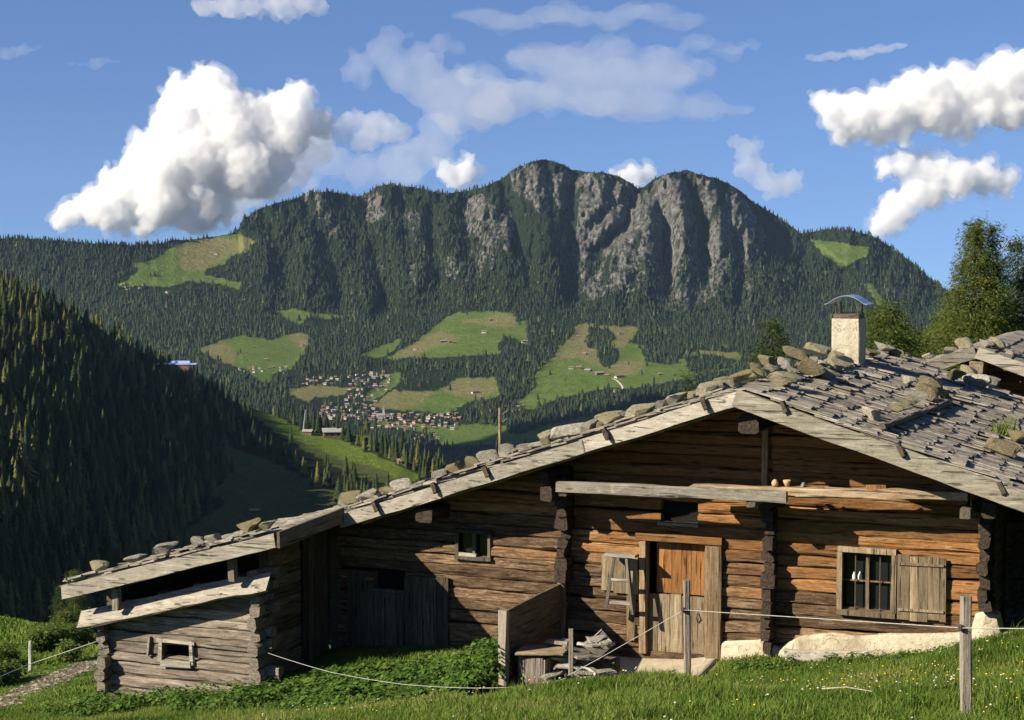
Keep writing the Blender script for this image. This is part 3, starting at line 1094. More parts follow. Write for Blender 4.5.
def house_mesh(L, Wd, H, mats, pitch=.42, two=True):
    b = MB()
    h1 = H * .5 if two else H
    b.box((0, 0, h1 / 2 - 1.5), (L, Wd, h1 + 3), mi=0)
    if two:
        b.box((0, 0, h1 + (H - h1) / 2), (L * 1.02, Wd * 1.02, H - h1), mi=1)
    rz = pitch * Wd / 2
    b.add([(-L / 2 * 1.02, -Wd / 2 * 1.02, H), (-L / 2 * 1.02, Wd / 2 * 1.02, H), (-L / 2 * 1.02, 0, H + rz), (L / 2 * 1.02, -Wd / 2 * 1.02, H), (L / 2 * 1.02, Wd / 2 * 1.02, H), (L / 2 * 1.02, 0, H + rz)],
          [(0, 2, 1), (3, 4, 5)], mi=1 if two else 0)
    e = .62
    for s in (-1, 1):
        y1, z1 = s * Wd * e, H + rz - pitch * Wd * e
        x = L * .58
        b.add([(-x, 0, H + rz), (x, 0, H + rz), (x, y1, z1), (-x, y1, z1), (-x, 0, H + rz + .4), (x, 0, H + rz + .4), (x, y1, z1 + .4), (-x, y1, z1 + .4)],
              [(0, 1, 2, 3), (7, 6, 5, 4), (0, 4, 5, 1), (1, 5, 6, 2), (2, 6, 7, 3), (3, 7, 4, 0)], mi=2)
    nx = max(2, int(L / 3.2))
    for k in range(nx):
        x = -L / 2 + (k + .5) * L / nx
        for s in (-1, 1):
            for zc in ([h1 * .55, h1 + (H - h1) * .5] if two else [H * .55]):
                b.box((x, s * Wd * .512, zc), (1.1, .12, 1.3), mi=3)
    return b.mesh('house', mats)


HV = []
for k in range(10):
    rw = random.random()
    HV.append(house_mesh(random.uniform(10, 16), random.uniform(9, 12), random.uniform(5, 7.5),
                         [M['wall_white'] if rw < .75 else M['wall_wood'], M['wall_wood'] if rw < .6 or rw > .8 else M['wall_white'], random.choice([M['roof_brown'], M['roof_brown'], M['roof_grey'], M['roof_red']]), M['black']]))


def place_house(px, py, me, label, cat='house', group=None, rz=None, sc=1.0, name='house', T=terr):
    p = T(np.array([px]), np.array([py]))[0]
    o = link(name, me, None, (p[0], p[1], p[2] - .3), (0, 0, random.uniform(-.6, .6) if rz is None else rz), (sc, sc, sc))
    return tag(o, label, cat, group)


VIL = [((372, 460), (414, 431), 62, 'small house in the lit village centre around the white church', 'village houses around the church'),
       ((318, 378), (396, 420), 46, 'small house in the darker village quarter above the treeline, left of the church', 'village houses left of the church'),
       ((346, 392), (372, 398), 38, 'pale house on the village slope above the church', 'village houses on the upper slope'),
       ((303, 338), (377, 386), 13, 'tiny house at the upper left edge of the village', 'village houses at the upper left edge'),
       ((233, 288), (366, 374), 17, 'tiny house in the row below the left valley meadow', 'houses below the left valley meadow'),
       ((480, 524), (404, 413), 12, 'small house in the hamlet right of the village', 'hamlet houses right of the village'),
       ((412, 446), (434, 441), 7, 'tiny house at the dark wood edge below the village', 'houses below the village'),
       ((116, 146), (284, 290), 7, 'tiny alp hut at the lower edge of the high pasture', 'alp huts below the high pasture')]
for (xa, xb), (ya, yb), cnt, lab, grp in VIL:
    got = []
    tries = 0
    while len(got) < cnt and tries < 4000:
        tries += 1
        x, y = random.uniform(xa, xb), random.uniform(ya, yb)
        if (xa == 318 and y < 400 + (345 - x) * .3) or (xa == 346 and y > 400 - (x - 346) * .35 + 6):
            continue
        if abs(x - 381) < 5 and abs(y - 417) < 3:
            continue
        if y > np.interp(x, PXB, cy) - 3 and x < 500:
            continue
        if all(abs(x - a) > 3.6 or abs(y - c) > 2.0 for a, c in got):
            got.append((x, y))
    for x, y in got:
        place_house(x, y, random.choice(HV), lab, 'house', grp, sc=random.uniform(.62, .9) * (.8 if xa < 240 else 1))
wd_m = house_mesh(13, 9, 5, [M['wall_wood'], M['wall_wood'], M['roof_brown'], M['black']])
wh_m = house_mesh(16, 11, 7, [M['wall_white'], M['wall_wood'], M['roof_brown'], M['black']])
rd_m = house_mesh(26, 13, 7, [M['wall_white'], M['wall_wood'], M['roof_red'], M['black']])
gr_m = house_mesh(24, 12, 6, [M['wall_wood'], M['wall_wood'], M['roof_grey'], M['black']])
for px, py, me, lab, sc in [
        (484, 333, wh_m, 'white farmhouse in the middle of the upper valley meadow', 1.0), (443, 342, gr_m, 'long dark farmhouse left on the upper valley meadow', .9), (450, 342.5, wd_m, 'brown farm barn close right of the long dark farmhouse', 1.0),
        (454.5, 343, wd_m, 'smaller barn at the right end of the dark farm group', .8), (524.5, 343, wh_m, 'white farmhouse at the right wood edge of the upper meadow', 1.1), (491, 320.5, wd_m, 'dark hay barn at the top of the upper meadow', 1.0),
        (475, 393, rd_m, 'red roofed farmhouse alone on the mown slope above the village', .8), (509, 391, wh_m, 'farmhouse with white walls at the wood corner', .9), (500, 396, wd_m, 'brown house below the wood corner above the utility pole', 1.1),
        (415, 350, wh_m, 'white house at the left foot of the upper meadow', .7), (381, 378, wh_m, 'white house at the meadow edge above the village', .8),
        (571, 369, wh_m, 'white house at the left end of the meadow hamlet', .9), (579, 368.5, wd_m, 'dark house beside the white one in the meadow hamlet', 1.2), (588, 371, gr_m, 'grey roofed barn in the middle of the meadow hamlet', .8),
        (599, 374.5, gr_m, 'long grey roofed farm in the meadow hamlet', 1.1), (607, 376, wd_m, 'brown shed between the long farm and the red roof', 1.0), (619, 377.5, rd_m, 'big red roofed farmhouse at the right end of the meadow hamlet', 1.0),
        (585, 354.5, wd_m, 'dark barn on the brown slope above the hamlet', 1.0), (578, 337, wd_m, 'hay barn high on the left edge of the brown slope', .8), (620, 334, rd_m, 'reddish barn at the top of the brown meadow', .6),
        (660, 375, wd_m, 'dark barn alone on the green meadow right of the hamlet', 1.0), (616, 392, wh_m, 'white house at the lower end of the farm track', .8),
        (216, 254.5, wh_m, 'tiny white hut high on the left pasture', .8), (167, 293, wh_m, 'tiny pale hut in the wood below the pasture', .8), (242, 301, gr_m, 'pale roofed hut in the left mountain wood', .7),
        (303, 346, wh_m, 'white farmhouse on the left valley meadow', .8), (266, 360, wd_m, 'dark barn on the left valley meadow', .8), (254, 347, wd_m, 'small barn in the trees of the left valley meadow', .7)]:
    place_house(px, py, me, lab, 'farmhouse' if 'farm' in lab or 'house' in lab else 'barn', None, sc=sc, name='farmhouse' if 'barn' not in lab else 'hay_barn')

# church
p = terr(np.array([381.]), np.array([418.5]))[0]
ch = tag(empty('village_church', p, .25), 'white village church with a slim pointed tower', 'church')
b = MB()
b.box((0, 0, 4), (22, 10, 11))
b.build('nave', M['wall_white'], ch)
b = MB()
b.add([(-11.5, -5.8, 9.2), (11.5, -5.8, 9.2), (11.5, 5.8, 9.2), (-11.5, 5.8, 9.2), (-11.5, 0, 14.5), (11.5, 0, 14.5)], [(0, 1, 5, 4), (2, 3, 4, 5), (0, 4, 3), (1, 2, 5), (0, 3, 2, 1)])
b.build('roof', M['roof_grey'], ch)
b = MB()
b.box((9, 5, 11), (5, 5, 24))
tw = b.build('tower', M['wall_white'], ch)
b = MB()
b.add([(6.2, 2.2, 23), (11.8, 2.2, 23), (11.8, 7.8, 23), (6.2, 7.8, 23), (9, 5, 36)], [(0, 1, 4), (1, 2, 4), (2, 3, 4), (3, 0, 4), (3, 2, 1, 0)])
b.build('spire', M['roof_grey'], tw)
# farm track
tr = MB()
pts = terr(np.array([613., 617, 620, 622, 622.5, 621, 619]), np.array([379., 381, 384, 386.5, 388.5, 390, 391.5]))
for a, c in zip(pts[:-1], pts[1:]):
    tr.add([a + (-3, 0, 1.5), a + (3, 0, 1.5), c + (3, 0, 1.5), c + (-3, 0, 1.5)], [(0, 1, 2, 3)])
tag(tr.build('farm_track', mat_simple('gravel_track', (.42, .38, .30), (.55, .5, .4), .5, bump=0)), kind='structure')

# things on the hillside
hut_m = house_mesh(11, 8, 4, [M['wall_wood'], M['wall_wood'], M['roof_grey'], M['black']], two=False)
place_house(332, 437, hut_m, 'flat grey roofed farmhouse on the hillside meadow crest', 'farmhouse', None, .15, 1.7, 'farmhouse', terrB)
place_house(308, 434, hut_m, 'dark lift cabin house at the foot of the lift mast', 'hut', None, -.2, .9, 'lift_hut', terrB)
place_house(403, 464, wd_m, 'dark hay barn at the lower end of the hillside meadow', 'barn', None, .3, .85, 'hay_barn', terrB)
place_house(254, 513, wd_m, 'dark barn in the shaded meadow hollow', 'barn', None, .3, .6, 'hay_barn', terrB)


def mast(px, py, hm, lean, label, name):
    p = terrB(np.array([px]), np.array([py]))[0]
    r = tag(empty(name, p), label, 'mast')
    b = MB()
    b.tube([(0, 0, -1), (lean * hm, 0, hm)], [.85, .5], 7)
    b.build('shaft', M['metal'], r)
    b = MB()
    b.box((lean * hm, 0, hm), (1.2, 6, .7))
    b.build('cross_arm', M['metal'], r)
    return r


mast(303, 432, 24, .12, 'pale leaning lift mast on the hillside meadow crest', 'lift_mast')
mast(186, 381, 17, .0, 'short lift mast beside the blue roofed lift station', 'lift_mast')
p = terrB(np.array([178.]), np.array([379.]))[0]
ls = tag(empty('lift_station', p, -.1), 'lift station with long flat blue roof on the wooded crest', 'building')
b = MB()
b.box((0, 0, 17), (44, 9, 1.2), mi=0)
b.box((3, 0, 19), (22, 5, 2.4), mi=0)
b.build('roof', M['roof_blue'], ls)
b = MB()
b.box((0, 0, 7), (36, 7, 19))
b.build('wall', M['wall_wood'], ls)

_a = np.gradient(PB, axis=1)
_b = np.gradient(PB, axis=0)
_n = np.cross(_a, _b)
_n /= np.linalg.norm(_n, axis=2)[..., None]
_ns = _n @ np.array(TO_SUN)
for px, py in [(50, 400), (150, 450), (230, 470), (280, 480), (320, 500), (220, 400), (280, 430), (320, 450), (380, 475), (300, 420)]:
    j = int((px - PXB[0]) / 3)
    i = int(np.argmin(np.abs(BPY[:, j] - py)))
    print('ns', px, py, round(float(_ns[i, j]), 3))

# ================================================================== THE NEAR MEADOW
CP = []


def cp(px, py, Y):
    CP.append(tuple(atY(px, py, Y)))


def cpt(t, d, z):
    p = W(t, d, z)
    CP.append((p.x, p.y, p.z))


def cpf(px, py, d):
    t, z = Fp(px, py, d)
    cpt(t, d, z)


for a in [(860, 656, -.15), (720, 664, -.15), (1000, 644, -.2), (930, 655, -.15), (780, 660, -.15), (650, 684, -.9), (600, 692, -1.8), (520, 696, -2.6), (440, 700, -2.6), (350, 698, -2.6), (270, 700, -2.6), (180, 704, -2.6), (105, 711, -2.6)]:
    cpf(*a)
for a in [(966, 724, 16), (688, 676, 21.5), (571, 694, 23.2), (860, 722, 15.6), (512, 722, 18.0), (300, 722, 21.5), (150, 722, 25), (1024, 690, 17), (1024, 634, 25.5), (860, 700, 21), (930, 697, 20.5), (780, 703, 21.5), (1010, 690, 20), (760, 722, 15.8),
          (30, 672, 50), (0, 700, 34), (60, 690, 34.5), (0, 622, 96), (45, 629, 86), (0, 650, 62), (75, 642, 66), (0, 722, 29), (-60, 640, 70), (-60, 720, 29)]:
    cp(*a)
for a in [(0, 0, -6.5), (-4, 0, -6.85), (-7.5, 0, -7.1), (0, 5, -6.3), (4.5, 1, -5.8), (8, 1, -5.1), (5, 6, -5.7), (9, 6, -5.0), (-7, 6, -8.1), (-11, 4, -9.0), (0, 11, -6.7), (6, 13, -5.9), (14, 10, -4.7)]:
    cpt(*a)
CP += [(0, 0, -1.7), (4, 6, -2.6), (-4, 6, -2.7), (8, 8, -2.7), (-10, 8, -4.2), (14, 12, -3.0), (0, -5, -.9), (25, 60, -7), (24, 95, -11.5), (34, 110, -11), (8, 62, -13), (0, 100, -30), (-30, 150, -52), (40, 160, -35), (0, 200, -90), (-70, 200, -78), (70, 200, -65), (-50, 90, -25), (60, 60, 2), (40, 20, 1), (-40, 20, -14), (-40, 50, -19)]
CP = np.array(CP)


def tps(r2):
    return np.where(r2 > 1e-9, r2 * np.log(np.maximum(r2, 1e-9)), 0) * .5


_n = len(CP)
_S = 20.0
_xy = CP[:, :2] / _S
_K = tps(((_xy[:, None] - _xy[None]) ** 2).sum(-1)) + np.eye(_n) * 2e-3
_Pm = np.concatenate([np.ones((_n, 1)), _xy], 1)
_A = np.block([[_K, _Pm], [_Pm.T, np.zeros((3, 3))]])
_w = np.linalg.solve(_A, np.concatenate([CP[:, 2], np.zeros(3)]))


def ground_z(x, y, rough=True):
    x = np.asarray(x, float)
    y = np.asarray(y, float)
    q = np.stack([x, y], -1) / _S
    d = ((q[..., None, :] - _xy) ** 2).sum(-1)
    z = tps(d) @ _w[:_n] + _w[_n] + q[..., 0] * _w[_n + 1] + q[..., 1] * _w[_n + 2]
    if rough:
        z = z + .14 * fbm(x / 1.7, y / 1.7, 3, 91) + .05 * fbm(x / .45, y / .45, 2, 95)
    return z


xs = np.concatenate([np.arange(-70, -16, 1.6), np.arange(-16, 14, .22), np.arange(14, 72, 1.6)])
ys = np.concatenate([np.arange(-8, 12, .8), np.arange(12, 40, .22), np.arange(40, 110, .9), np.arange(110, 206, 4)])
X, Y = np.meshgrid(xs, ys)
Z = ground_z(X, Y)
# bare scraped path on the slope left of the hut

_YS = np.concatenate([np.arange(12, 60, .05), np.arange(60, 130, .2)])


def on_ground(px, py):
    """first point of the meadow met along the line of sight of that pixel"""
    r = ray(px, py)
    q = r[None] * (_YS / r[1])[:, None]
    below = q[:, 2] < ground_z(q[:, 0], q[:, 1], False)
    return q[int(np.argmax(below))] if below.any() else q[-1]


PATH = [tuple(on_ground(px, py)[:2]) for px, py in ((-12, 708), (14, 696), (42, 684), (70, 673), (98, 662))]
print('path', PATH)


def seg_dist(x, y, pts):
    d = np.full(np.shape(x), 1e9)
    for (x0, y0), (x1, y1) in zip(pts[:-1], pts[1:]):
        vx, vy = x1 - x0, y1 - y0
        k = np.clip(((x - x0) * vx + (y - y0) * vy) / (vx * vx + vy * vy), 0, 1)
        d = np.minimum(d, np.hypot(x - x0 - k * vx, y - y0 - k * vy))
    return d


def bare(x, y):
    d = seg_dist(x, y, PATH) + .9 * fbm(x * 1.1, y * .8, 4, 17)
    b = np.clip((.40 - d) / .22, 0, 1)
    # worn earth by the door and the windbreak
    t = (x - F0[0]) * U2[0] + (y - F0[1]) * U2[1]
    q = (x - F0[0]) * V2[0] + (y - F0[1]) * V2[1]
    m = (t > -3.45) & (t < -.7) & (q > -2.2 + .5 * np.clip(t + 2.4, 0, 2) + .35 * fbm(x * 2, y * 2, 2, 3)) & (q < .2)
    return np.maximum(b, m * 1.0)


bmk = bare(X, Y)
mk = np.stack([bmk, vnoise(X / 2.6, Y / 2.6, 33), 0 * X, 0 * X + 1], -1)
N = NT('meadow_ground')
at = N.n('ShaderNodeAttribute', attribute_name='mask')
sp = N.n('ShaderNodeSeparateColor')
N.l(at.outputs['Color'], sp.inputs[0])
n1 = N.noise(N.obj(), 1.3, 5, .6)
n2 = N.noise(N.obj(), 9, 5, .65)
gcol = N.ramp(n1, [(.3, (.045, .085, .016)), (.7, (.085, .135, .026))])
gcol = N.mix(1.0, gcol, N.ramp(n2, [(.3, .7), (.7, 1.2)]), 'MULTIPLY')
dirt = N.ramp(n2, [(.3, (.085, .062, .042)), (.5, (.17, .135, .095)), (.72, (.34, .29, .22))])
M['meadow'] = N.bsdf(N.mix(sp.outputs[0], gcol, dirt), .95, .05, N.bump(n2, .8, .08))
tag(link('meadow', np_mesh('meadow', np.stack([X, Y, Z], -1).reshape(-1, 3), grid_faces(*X.shape), M['meadow'], None, True, mk.reshape(-1, 4))), kind='structure')


def gz(x, y):
    return float(ground_z(np.array(x), np.array(y)))


# ================================================================== THE HUT
hut = tag(empty('alpine_hut', (F0[0], F0[1], ZB), RZ), 'big old log hut with stone weighted shingle roof and sunlit gable wall', 'hut')


def L(t, d, z):
    return (t, d, z - ZB)


def Lp(px, py, d):
    t, z = Fp(px, py, d)
    return L(t, d, z)


TR = Fp(985, 560, 0)[0]      # right corner of the gable wall
TL = -7.68     # left inner corner with the lean-to
DV = -.9       # verge plane
# openings in the gable wall (t0, t1, z0, z1)
W1 = (Fp(840, 548, 0)[0], Fp(893, 548, 0)[0], Fp(866, 613, 0)[1], Fp(866, 550, 0)[1])
W2 = (Fp(458, 545, 0)[0], Fp(490, 545, 0)[0], Fp(474, 558, 0)[1], Fp(474, 531, 0)[1])
HA = (Fp(661, 512, 0)[0], Fp(698, 512, 0)[0], Fp(680, 524, 0)[1], Fp(680, 499, 0)[1])
DO = (Fp(646, 600, 0)[0], Fp(705, 600, 0)[0], Fp(675, 655, 0)[1], Fp(675, 541, 0)[1])
HL = (Fp(374, 580, 0)[0], Fp(405, 580, 0)[0], Fp(390, 590, 0)[1], Fp(390, 572, 0)[1])
TC1, TC2 = Fp(562, 560, -.3)[0], Fp(767, 560, -.3)[0]
OPEN = [W1, W2, HA, DO, HL]
wb = MB()
CH = .19
z = -7.25
while z < -2.4:
    zc = z + CH / 2
    lim = (-2.22 - zc - .16)
    a, b_ = max(TL, -lim / .3366), min(TR, lim / .336)
    if b_ - a > .3:
        # foundation under the right half
        if zc < -6.5:
            b_ = min(b_, -.2)
        if zc < -6.3 and b_ > 0:
            b_ = min(b_, 3.2) if zc > -6.4 else -.2
        segs = [(a, b_)]
        for (o0, o1, p0, p1) in OPEN:
            if p0 - .02 < zc < p1 + .02:
                ns = []
                for s0, s1 in segs:
                    if o1 <= s0 or o0 >= s1:
                        ns.append((s0, s1))
                    else:
                        if o0 - s0 > .05:
                            ns.append((s0, o0))
                        if s1 - o1 > .05:
                            ns.append((o1, s1))
                segs = ns
        for s0, s1 in segs:
            # the wall is built in bays between the cross walls, each with timbers of its own
            cuts = [s0] + [c for c in (TC1, TC2) if s0 + .2 < c < s1 - .2] + [s1]
            for c0, c1 in zip(cuts[:-1], cuts[1:]):
                dz = random.uniform(-.015, .015)
                wb.beam(L(c0, .1 + random.uniform(-.02, .02), zc + dz), L(c1, .1 + random.uniform(-.02, .02), zc + dz + random.uniform(-.012, .012)), random.uniform(.19, .25), CH * random.uniform(.93, 1.05), jit=.013, sq=random.uniform(.6, .86), wav=.016)
    z += CH
wb.build('log_wall', M['logs'], hut)
b = MB()
b.add([L(TL + .05, .24, -7.4), L(TR - .05, .24, -6.6), L(TR - .05, .24, roof_z(TR) - .25), L(0, .24, -2.5), L(TL + .05, .24, roof_z(TL) - .25)], [(0, 1, 2, 3, 4)])
b.build('wall_shade_sheet', M['black'], hut)  # near-black sheet: indoor shade painted behind the log gaps and windows

# stacks of log ends where cross walls pass through the gable wall
ENDS = [(TC1, Fp(562, 583, -.3)[1], Fp(562, 470, -.3)[1], .30), (TC2, Fp(767, 655, -.3)[1], Fp(767, 505, -.3)[1], .32), (TR + .02, Fp(990, 612, -.3)[1], Fp(990, 490, -.3)[1], .27)]
for t, z0, z1_, pr_ in ENDS:
    b = MB()
    z = z0
    while z < z1_:
        h = random.uniform(.14, .24)
        p_ = pr_ * random.uniform(.6, 1.25)
        b.beam(L(t + random.uniform(-.03, .03), -p_, z + h / 2), L(t + random.uniform(-.02, .02), .2, z + h / 2), random.uniform(.13, .22), h * random.uniform(.9, 1.04), jit=.022, sq=random.uniform(.6, .95))
        z += h
    b.build('log_end_stack', M['logend'], hut)
# the lower log courses between door and corner project as log heads on both sides of the post
for t, zc, w_, h_, d0 in [(Fp(749, 424, -1.2)[0], Fp(749, 424, -1.2)[1], .31, .28, -1.22), (Fp(425, 515, -.7)[0], Fp(425, 515, -.7)[1], .30, .25, -.75), (Fp(543, 477, -.75)[0], Fp(543, 477, -.75)[1], .17, .17, -.75), (Fp(546, 494, -.78)[0], Fp(546, 494, -.78)[1], .21, .24, -.8),
                          (Fp(988, 495, -.7)[0], Fp(988, 495, -.7)[1], .21, .19, -.7), (Fp(989, 511, -.72)[0], Fp(989, 511, -.72)[1], .21, .24, -.74)]:
    b = MB()
    b.beam(L(t, d0, zc), L(t, .6, zc), w_, h_, jit=.012, sq=.72)
    b.build('purlin', M['logend'], hut)

# grey front beam and the brown shelf beam behind it
b = MB()
b.beam(Lp(557, 486, -.92), Lp(787, 496.5, -.92), .13, .17, jit=.012, sq=.8, wav=.012)
b.build('front_beam', M['board'], hut)
b = MB()
t0, z0 = Fp(690, 490, -.72)
t1, z1_ = Fp(968, 497, -.72)
b.beam(L(t0, -.62, z0), L(t1, -.62, z1_), .3, .14, jit=.012, sq=.8, wav=.01)
b.build('shelf_beam', M['beamwood'], hut)
b = MB()
for t in (TC1 + .25, TC2 - .1, 3.2):
    b = MB()
    b.beam(L(t, -.95, -4.02), L(t, .1, -4.02), .14, .16, jit=.01)
    b.build('beam_bracket', M['endboard'], hut)
b = MB()
t0, _ = Fp(765, 460, -.05)
b.beam(L(t0, -.06, -2.75), L(t0, -.06, -3.95), .1, .08, jit=.006, up=(0, 1, 0))
b.build('gable_post', M['upright'], hut)

# ---- window with bars, shutter
wn = MB()
t0, t1, z0, z1_ = W1
fr = .075
wn.beam(L(t0 - .02, -.035, z1_), L(t1 + .06, -.035, z1_), .10, .085, jit=.004, sq=.9)
wd1 = wn.build('window', M['shutter'], hut)
b = MB()
b.beam(L(t0 - .02, -.04, z0), L(t1 + .06, -.04, z0), .12, .085, jit=.004, sq=.9)
b.build('sill', M['shutter'], wd1)
b = MB()
for tt in (t0 + .01, t1 + .03):
    b = MB()
    b.beam(L(tt, -.035, z0 + .045), L(tt, -.035, z1_ - .045), .085, .095, jit=.004, sq=.9, up=(0, 1, 0))
    b.build('frame', M['shutter'], wd1)
b = MB()
tm = (t0 + t1) / 2 + .02
b.beam(L(tm, .05, z0), L(tm, .05, z1_), .055, .05, jit=.003, up=(0, 1, 0))
b.beam(L(t0, .055, (z0 + z1_) / 2 + .0), L(t1, .055, (z0 + z1_) / 2), .035, .022, jit=.002)
b.build('mullion', M['upright'], wd1)
b = MB()
for tt in (t0 + .25, tm + .2):
    b = MB()
    b.tube([L(tt, .0, z0), L(tt, .0, z1_)], .011, 6)
    b.build('window_bar', M['rust'], wd1)
b = MB()
b.box(L((t0 + t1) / 2, .12, (z0 + z1_) / 2), (t1 - t0 + .05, .01, z1_ - z0 + .05))
b.build('pane', M['glass'], wd1)
# white jar shapes on the inner sill are things of their own
sh = MB()
s0, s1 = Fp(897, 590, -.08)[0], Fp(946, 590, -.08)[0]
zz1, zz0 = Fp(920, 557, -.08)[1], Fp(920, 621, -.08)[1]
xk = s0
while xk < s1 - .03:
    ww = min(random.uniform(.12, .2), s1 - xk)
    sh.beam(L(xk + ww / 2, -.07, zz0 + random.uniform(-.02, .03)), L(xk + ww / 2 + random.uniform(-.01, .01), -.07, zz1 + random.uniform(-.02, .02)), ww * .97, .03, jit=.004, up=(0, 1, 0), sq=.93)
    xk += ww
sho = sh.build('shutter', M['shutter'], hut)
b = MB()
for zq in (zz1 - .12, zz0 + .16):
    b = MB()
    b.beam(L(s0 + .02, -.1, zq), L(s1 - .03, -.1, zq + .01), .02, .04, jit=.003)
    b.build('batten', M['shutter'], sho)

# ---- small window left
t0, t1, z0, z1_ = W2
b = MB()
b.beam(L(t0 - .04, -.03, z1_), L(t1 + .04, -.03, z1_), .1, .06, jit=.004, sq=.9)
w2 = b.build('window', M['oldboard'], hut)
b = MB()
b.beam(L(t0 - .04, -.03, z0), L(t1 + .04, -.03, z0), .1, .06, jit=.004, sq=.9)
b.build('frame', M['oldboard'], w2)
M['greenframe'] = mat_wood('green_frame_wood', (.03, .032, .018), (.085, .085, .05), (.15, .145, .09), 'z')
for tt in (t0, t1, (t0 + t1) / 2 + .02):
    b = MB()
    b.beam(L(tt, -.025, z0 + .03), L(tt, -.025, z1_ - .03), .055, .06, jit=.003, up=(0, 1, 0))
    b.build('frame', M['greenframe'], w2)
b = MB()
b.box(L((t0 + t1) / 2, .06, (z0 + z1_) / 2), (t1 - t0, .01, z1_ - z0))
b.build('pane', M['glass'], w2)
b = MB()
b.beam(L(t0 + .04, -.05, z0 + .05), L(t0 + .36, -.05, z0 + .035), .04, .09, jit=.004)
b.build('sill', M['board'], w2)

# ---- hatch over the door, and the closed hatch in the boarded bay
for nm, (t0, t1, z0, z1_), c in [('hatch', HA, M['board']), ('hatch', HL, M['endboard'])]:
    b = MB()
    b.beam(L(t0 - .03, -.02, z0), L(t1 + .03, -.02, z0), .16, .05, jit=.004)
    h = b.build(nm, c, hut)
    b = MB()
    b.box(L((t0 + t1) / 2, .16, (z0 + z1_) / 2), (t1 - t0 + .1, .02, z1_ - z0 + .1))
    b.build('hatch_shade_sheet', M['black'], h)  # black sheet paints the indoor shade behind the opening

# ---- door: orange upper leaf, grey lower leaf
t0, t1, z0, z1_ = DO
zs = Fp(680, 596, 0)[1]
ta = Fp(657, 570, .1)[0]
b = MB()
xk = ta
while xk < t1 - .02:
    ww = min(random.uniform(.11, .17), t1 - xk)
    b.beam(L(xk + ww / 2, .1, zs + .02), L(xk + ww / 2, .1, z1_ - .04), ww * .97, .04, jit=.003, up=(0, 1, 0), sq=.94)
    xk += ww
b.build('upper_door', M['doorwood'], hut)
b = MB()
xk = t0 + .04
while xk < t1 - .02:
    ww = min(random.uniform(.15, .24), t1 - xk)
    b.beam(L(xk + ww / 2, .03, z0), L(xk + ww / 2, .03, zs + random.uniform(-.01, .02)), ww * .97, .05, jit=.004, up=(0, 1, 0), sq=.94)
    xk += ww
ld = b.build('lower_door', M['shutter'], hut)
b = MB()
b.tube([L(t1 - .12, -.02, zs - .25), L(t1 - .12, -.06, zs - .32), L(t1 - .12, -.02, zs - .4)], .012, 5)
b.build('handle', M['rust'], ld)
b = MB()
b.beam(L(t0 - .03, 0, z0), L(t0 - .03, 0, z1_ + .02), .12, .2, jit=.006, up=(0, 1, 0))
b.build('door_jamb', M['upright'], hut)
b = MB()
tp = Fp(713, 600, -.08)[0]
b.beam(L(tp, -.06, Fp(713, 658, -.08)[1]), L(tp, -.06, Fp(713, 546, -.08)[1]), .27, .13, jit=.012, up=(0, 1, 0), sq=.7)
b.build('door_jamb', M['upright'], hut)
b = MB()
b.beam(L(t0 - .15, -.01, z1_ + .05), L(t1 + .3, -.01, z1_ + .05), .22, .12, jit=.006)
b.build('lintel', M['logs'], hut)
b = MB()
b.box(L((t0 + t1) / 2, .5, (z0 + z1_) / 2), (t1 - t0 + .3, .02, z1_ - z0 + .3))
b.build('doorway_shade_sheet', M['black'], hut)  # black sheet stands in for the unlit room behind the door
# plank hatch behind the hanging trestle
b = MB()
x0, x1 = Fp(601, 575, -.04)[0], Fp(638, 575, -.04)[0]
za, zb_ = Fp(620, 593, -.04)[1], Fp(620, 555, -.04)[1]
for k in range(3):
    ww = (x1 - x0) / 3
    b.beam(L(x0 + (k + .5) * ww, -.03, za + (0.0 if k else .03)), L(x0 + (k + .5) * ww, -.03, zb_), ww * .97, .04, jit=.004, up=(0, 1, 0), sq=.93)
b.build('plank_panel', M['shutter'], hut)
b = MB()
b.beam(L(Fp(631, 630, -.03)[0], -.03, -6.55), L(Fp(631, 630, -.03)[0], -.03, za - .02), .14, .05, jit=.006, up=(0, 1, 0))
b.build('wall_board', M['upright'], hut)

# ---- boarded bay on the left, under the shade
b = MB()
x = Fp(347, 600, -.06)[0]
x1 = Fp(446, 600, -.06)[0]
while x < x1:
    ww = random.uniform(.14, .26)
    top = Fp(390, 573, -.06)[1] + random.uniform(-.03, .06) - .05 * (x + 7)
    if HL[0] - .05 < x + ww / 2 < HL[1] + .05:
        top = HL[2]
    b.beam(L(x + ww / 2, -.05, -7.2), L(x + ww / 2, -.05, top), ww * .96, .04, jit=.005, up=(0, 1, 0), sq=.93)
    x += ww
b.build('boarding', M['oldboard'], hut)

# ---- whitewashed foundation
b = MB()
pts_top = [(722, 642), (760, 640), (778, 648), (800, 636), (830, 634), (860, 636), (890, 634), (930, 634), (970, 632), (975, 614), (985, 611), (997, 616), (1001, 632), (1012, 634)]
d0 = -.09
vs = []
for px, py in pts_top:
    t, zt = Fp(px, py, d0)
    for q, zq in ((d0 - .1, -6.9), (d0 - .05, zt - .05), (d0 + .04, zt), (.3, zt + .0)):
        vs.append((t, q + random.uniform(-.02, .02), zq - ZB + random.uniform(-.012, .012)))
fs = []
for i in range(len(pts_top) - 1):
    for j in range(3):
        a = i * 4 + j
        fs.append((a, a + 4, a + 5, a + 1))
fs.append((0, 1, 2, 3))
e = (len(pts_top) - 1) * 4
fs.append((e + 3, e + 2, e + 1, e))
b.add(vs, fs, .5)
b.build('foundation', M['lime'], hut)

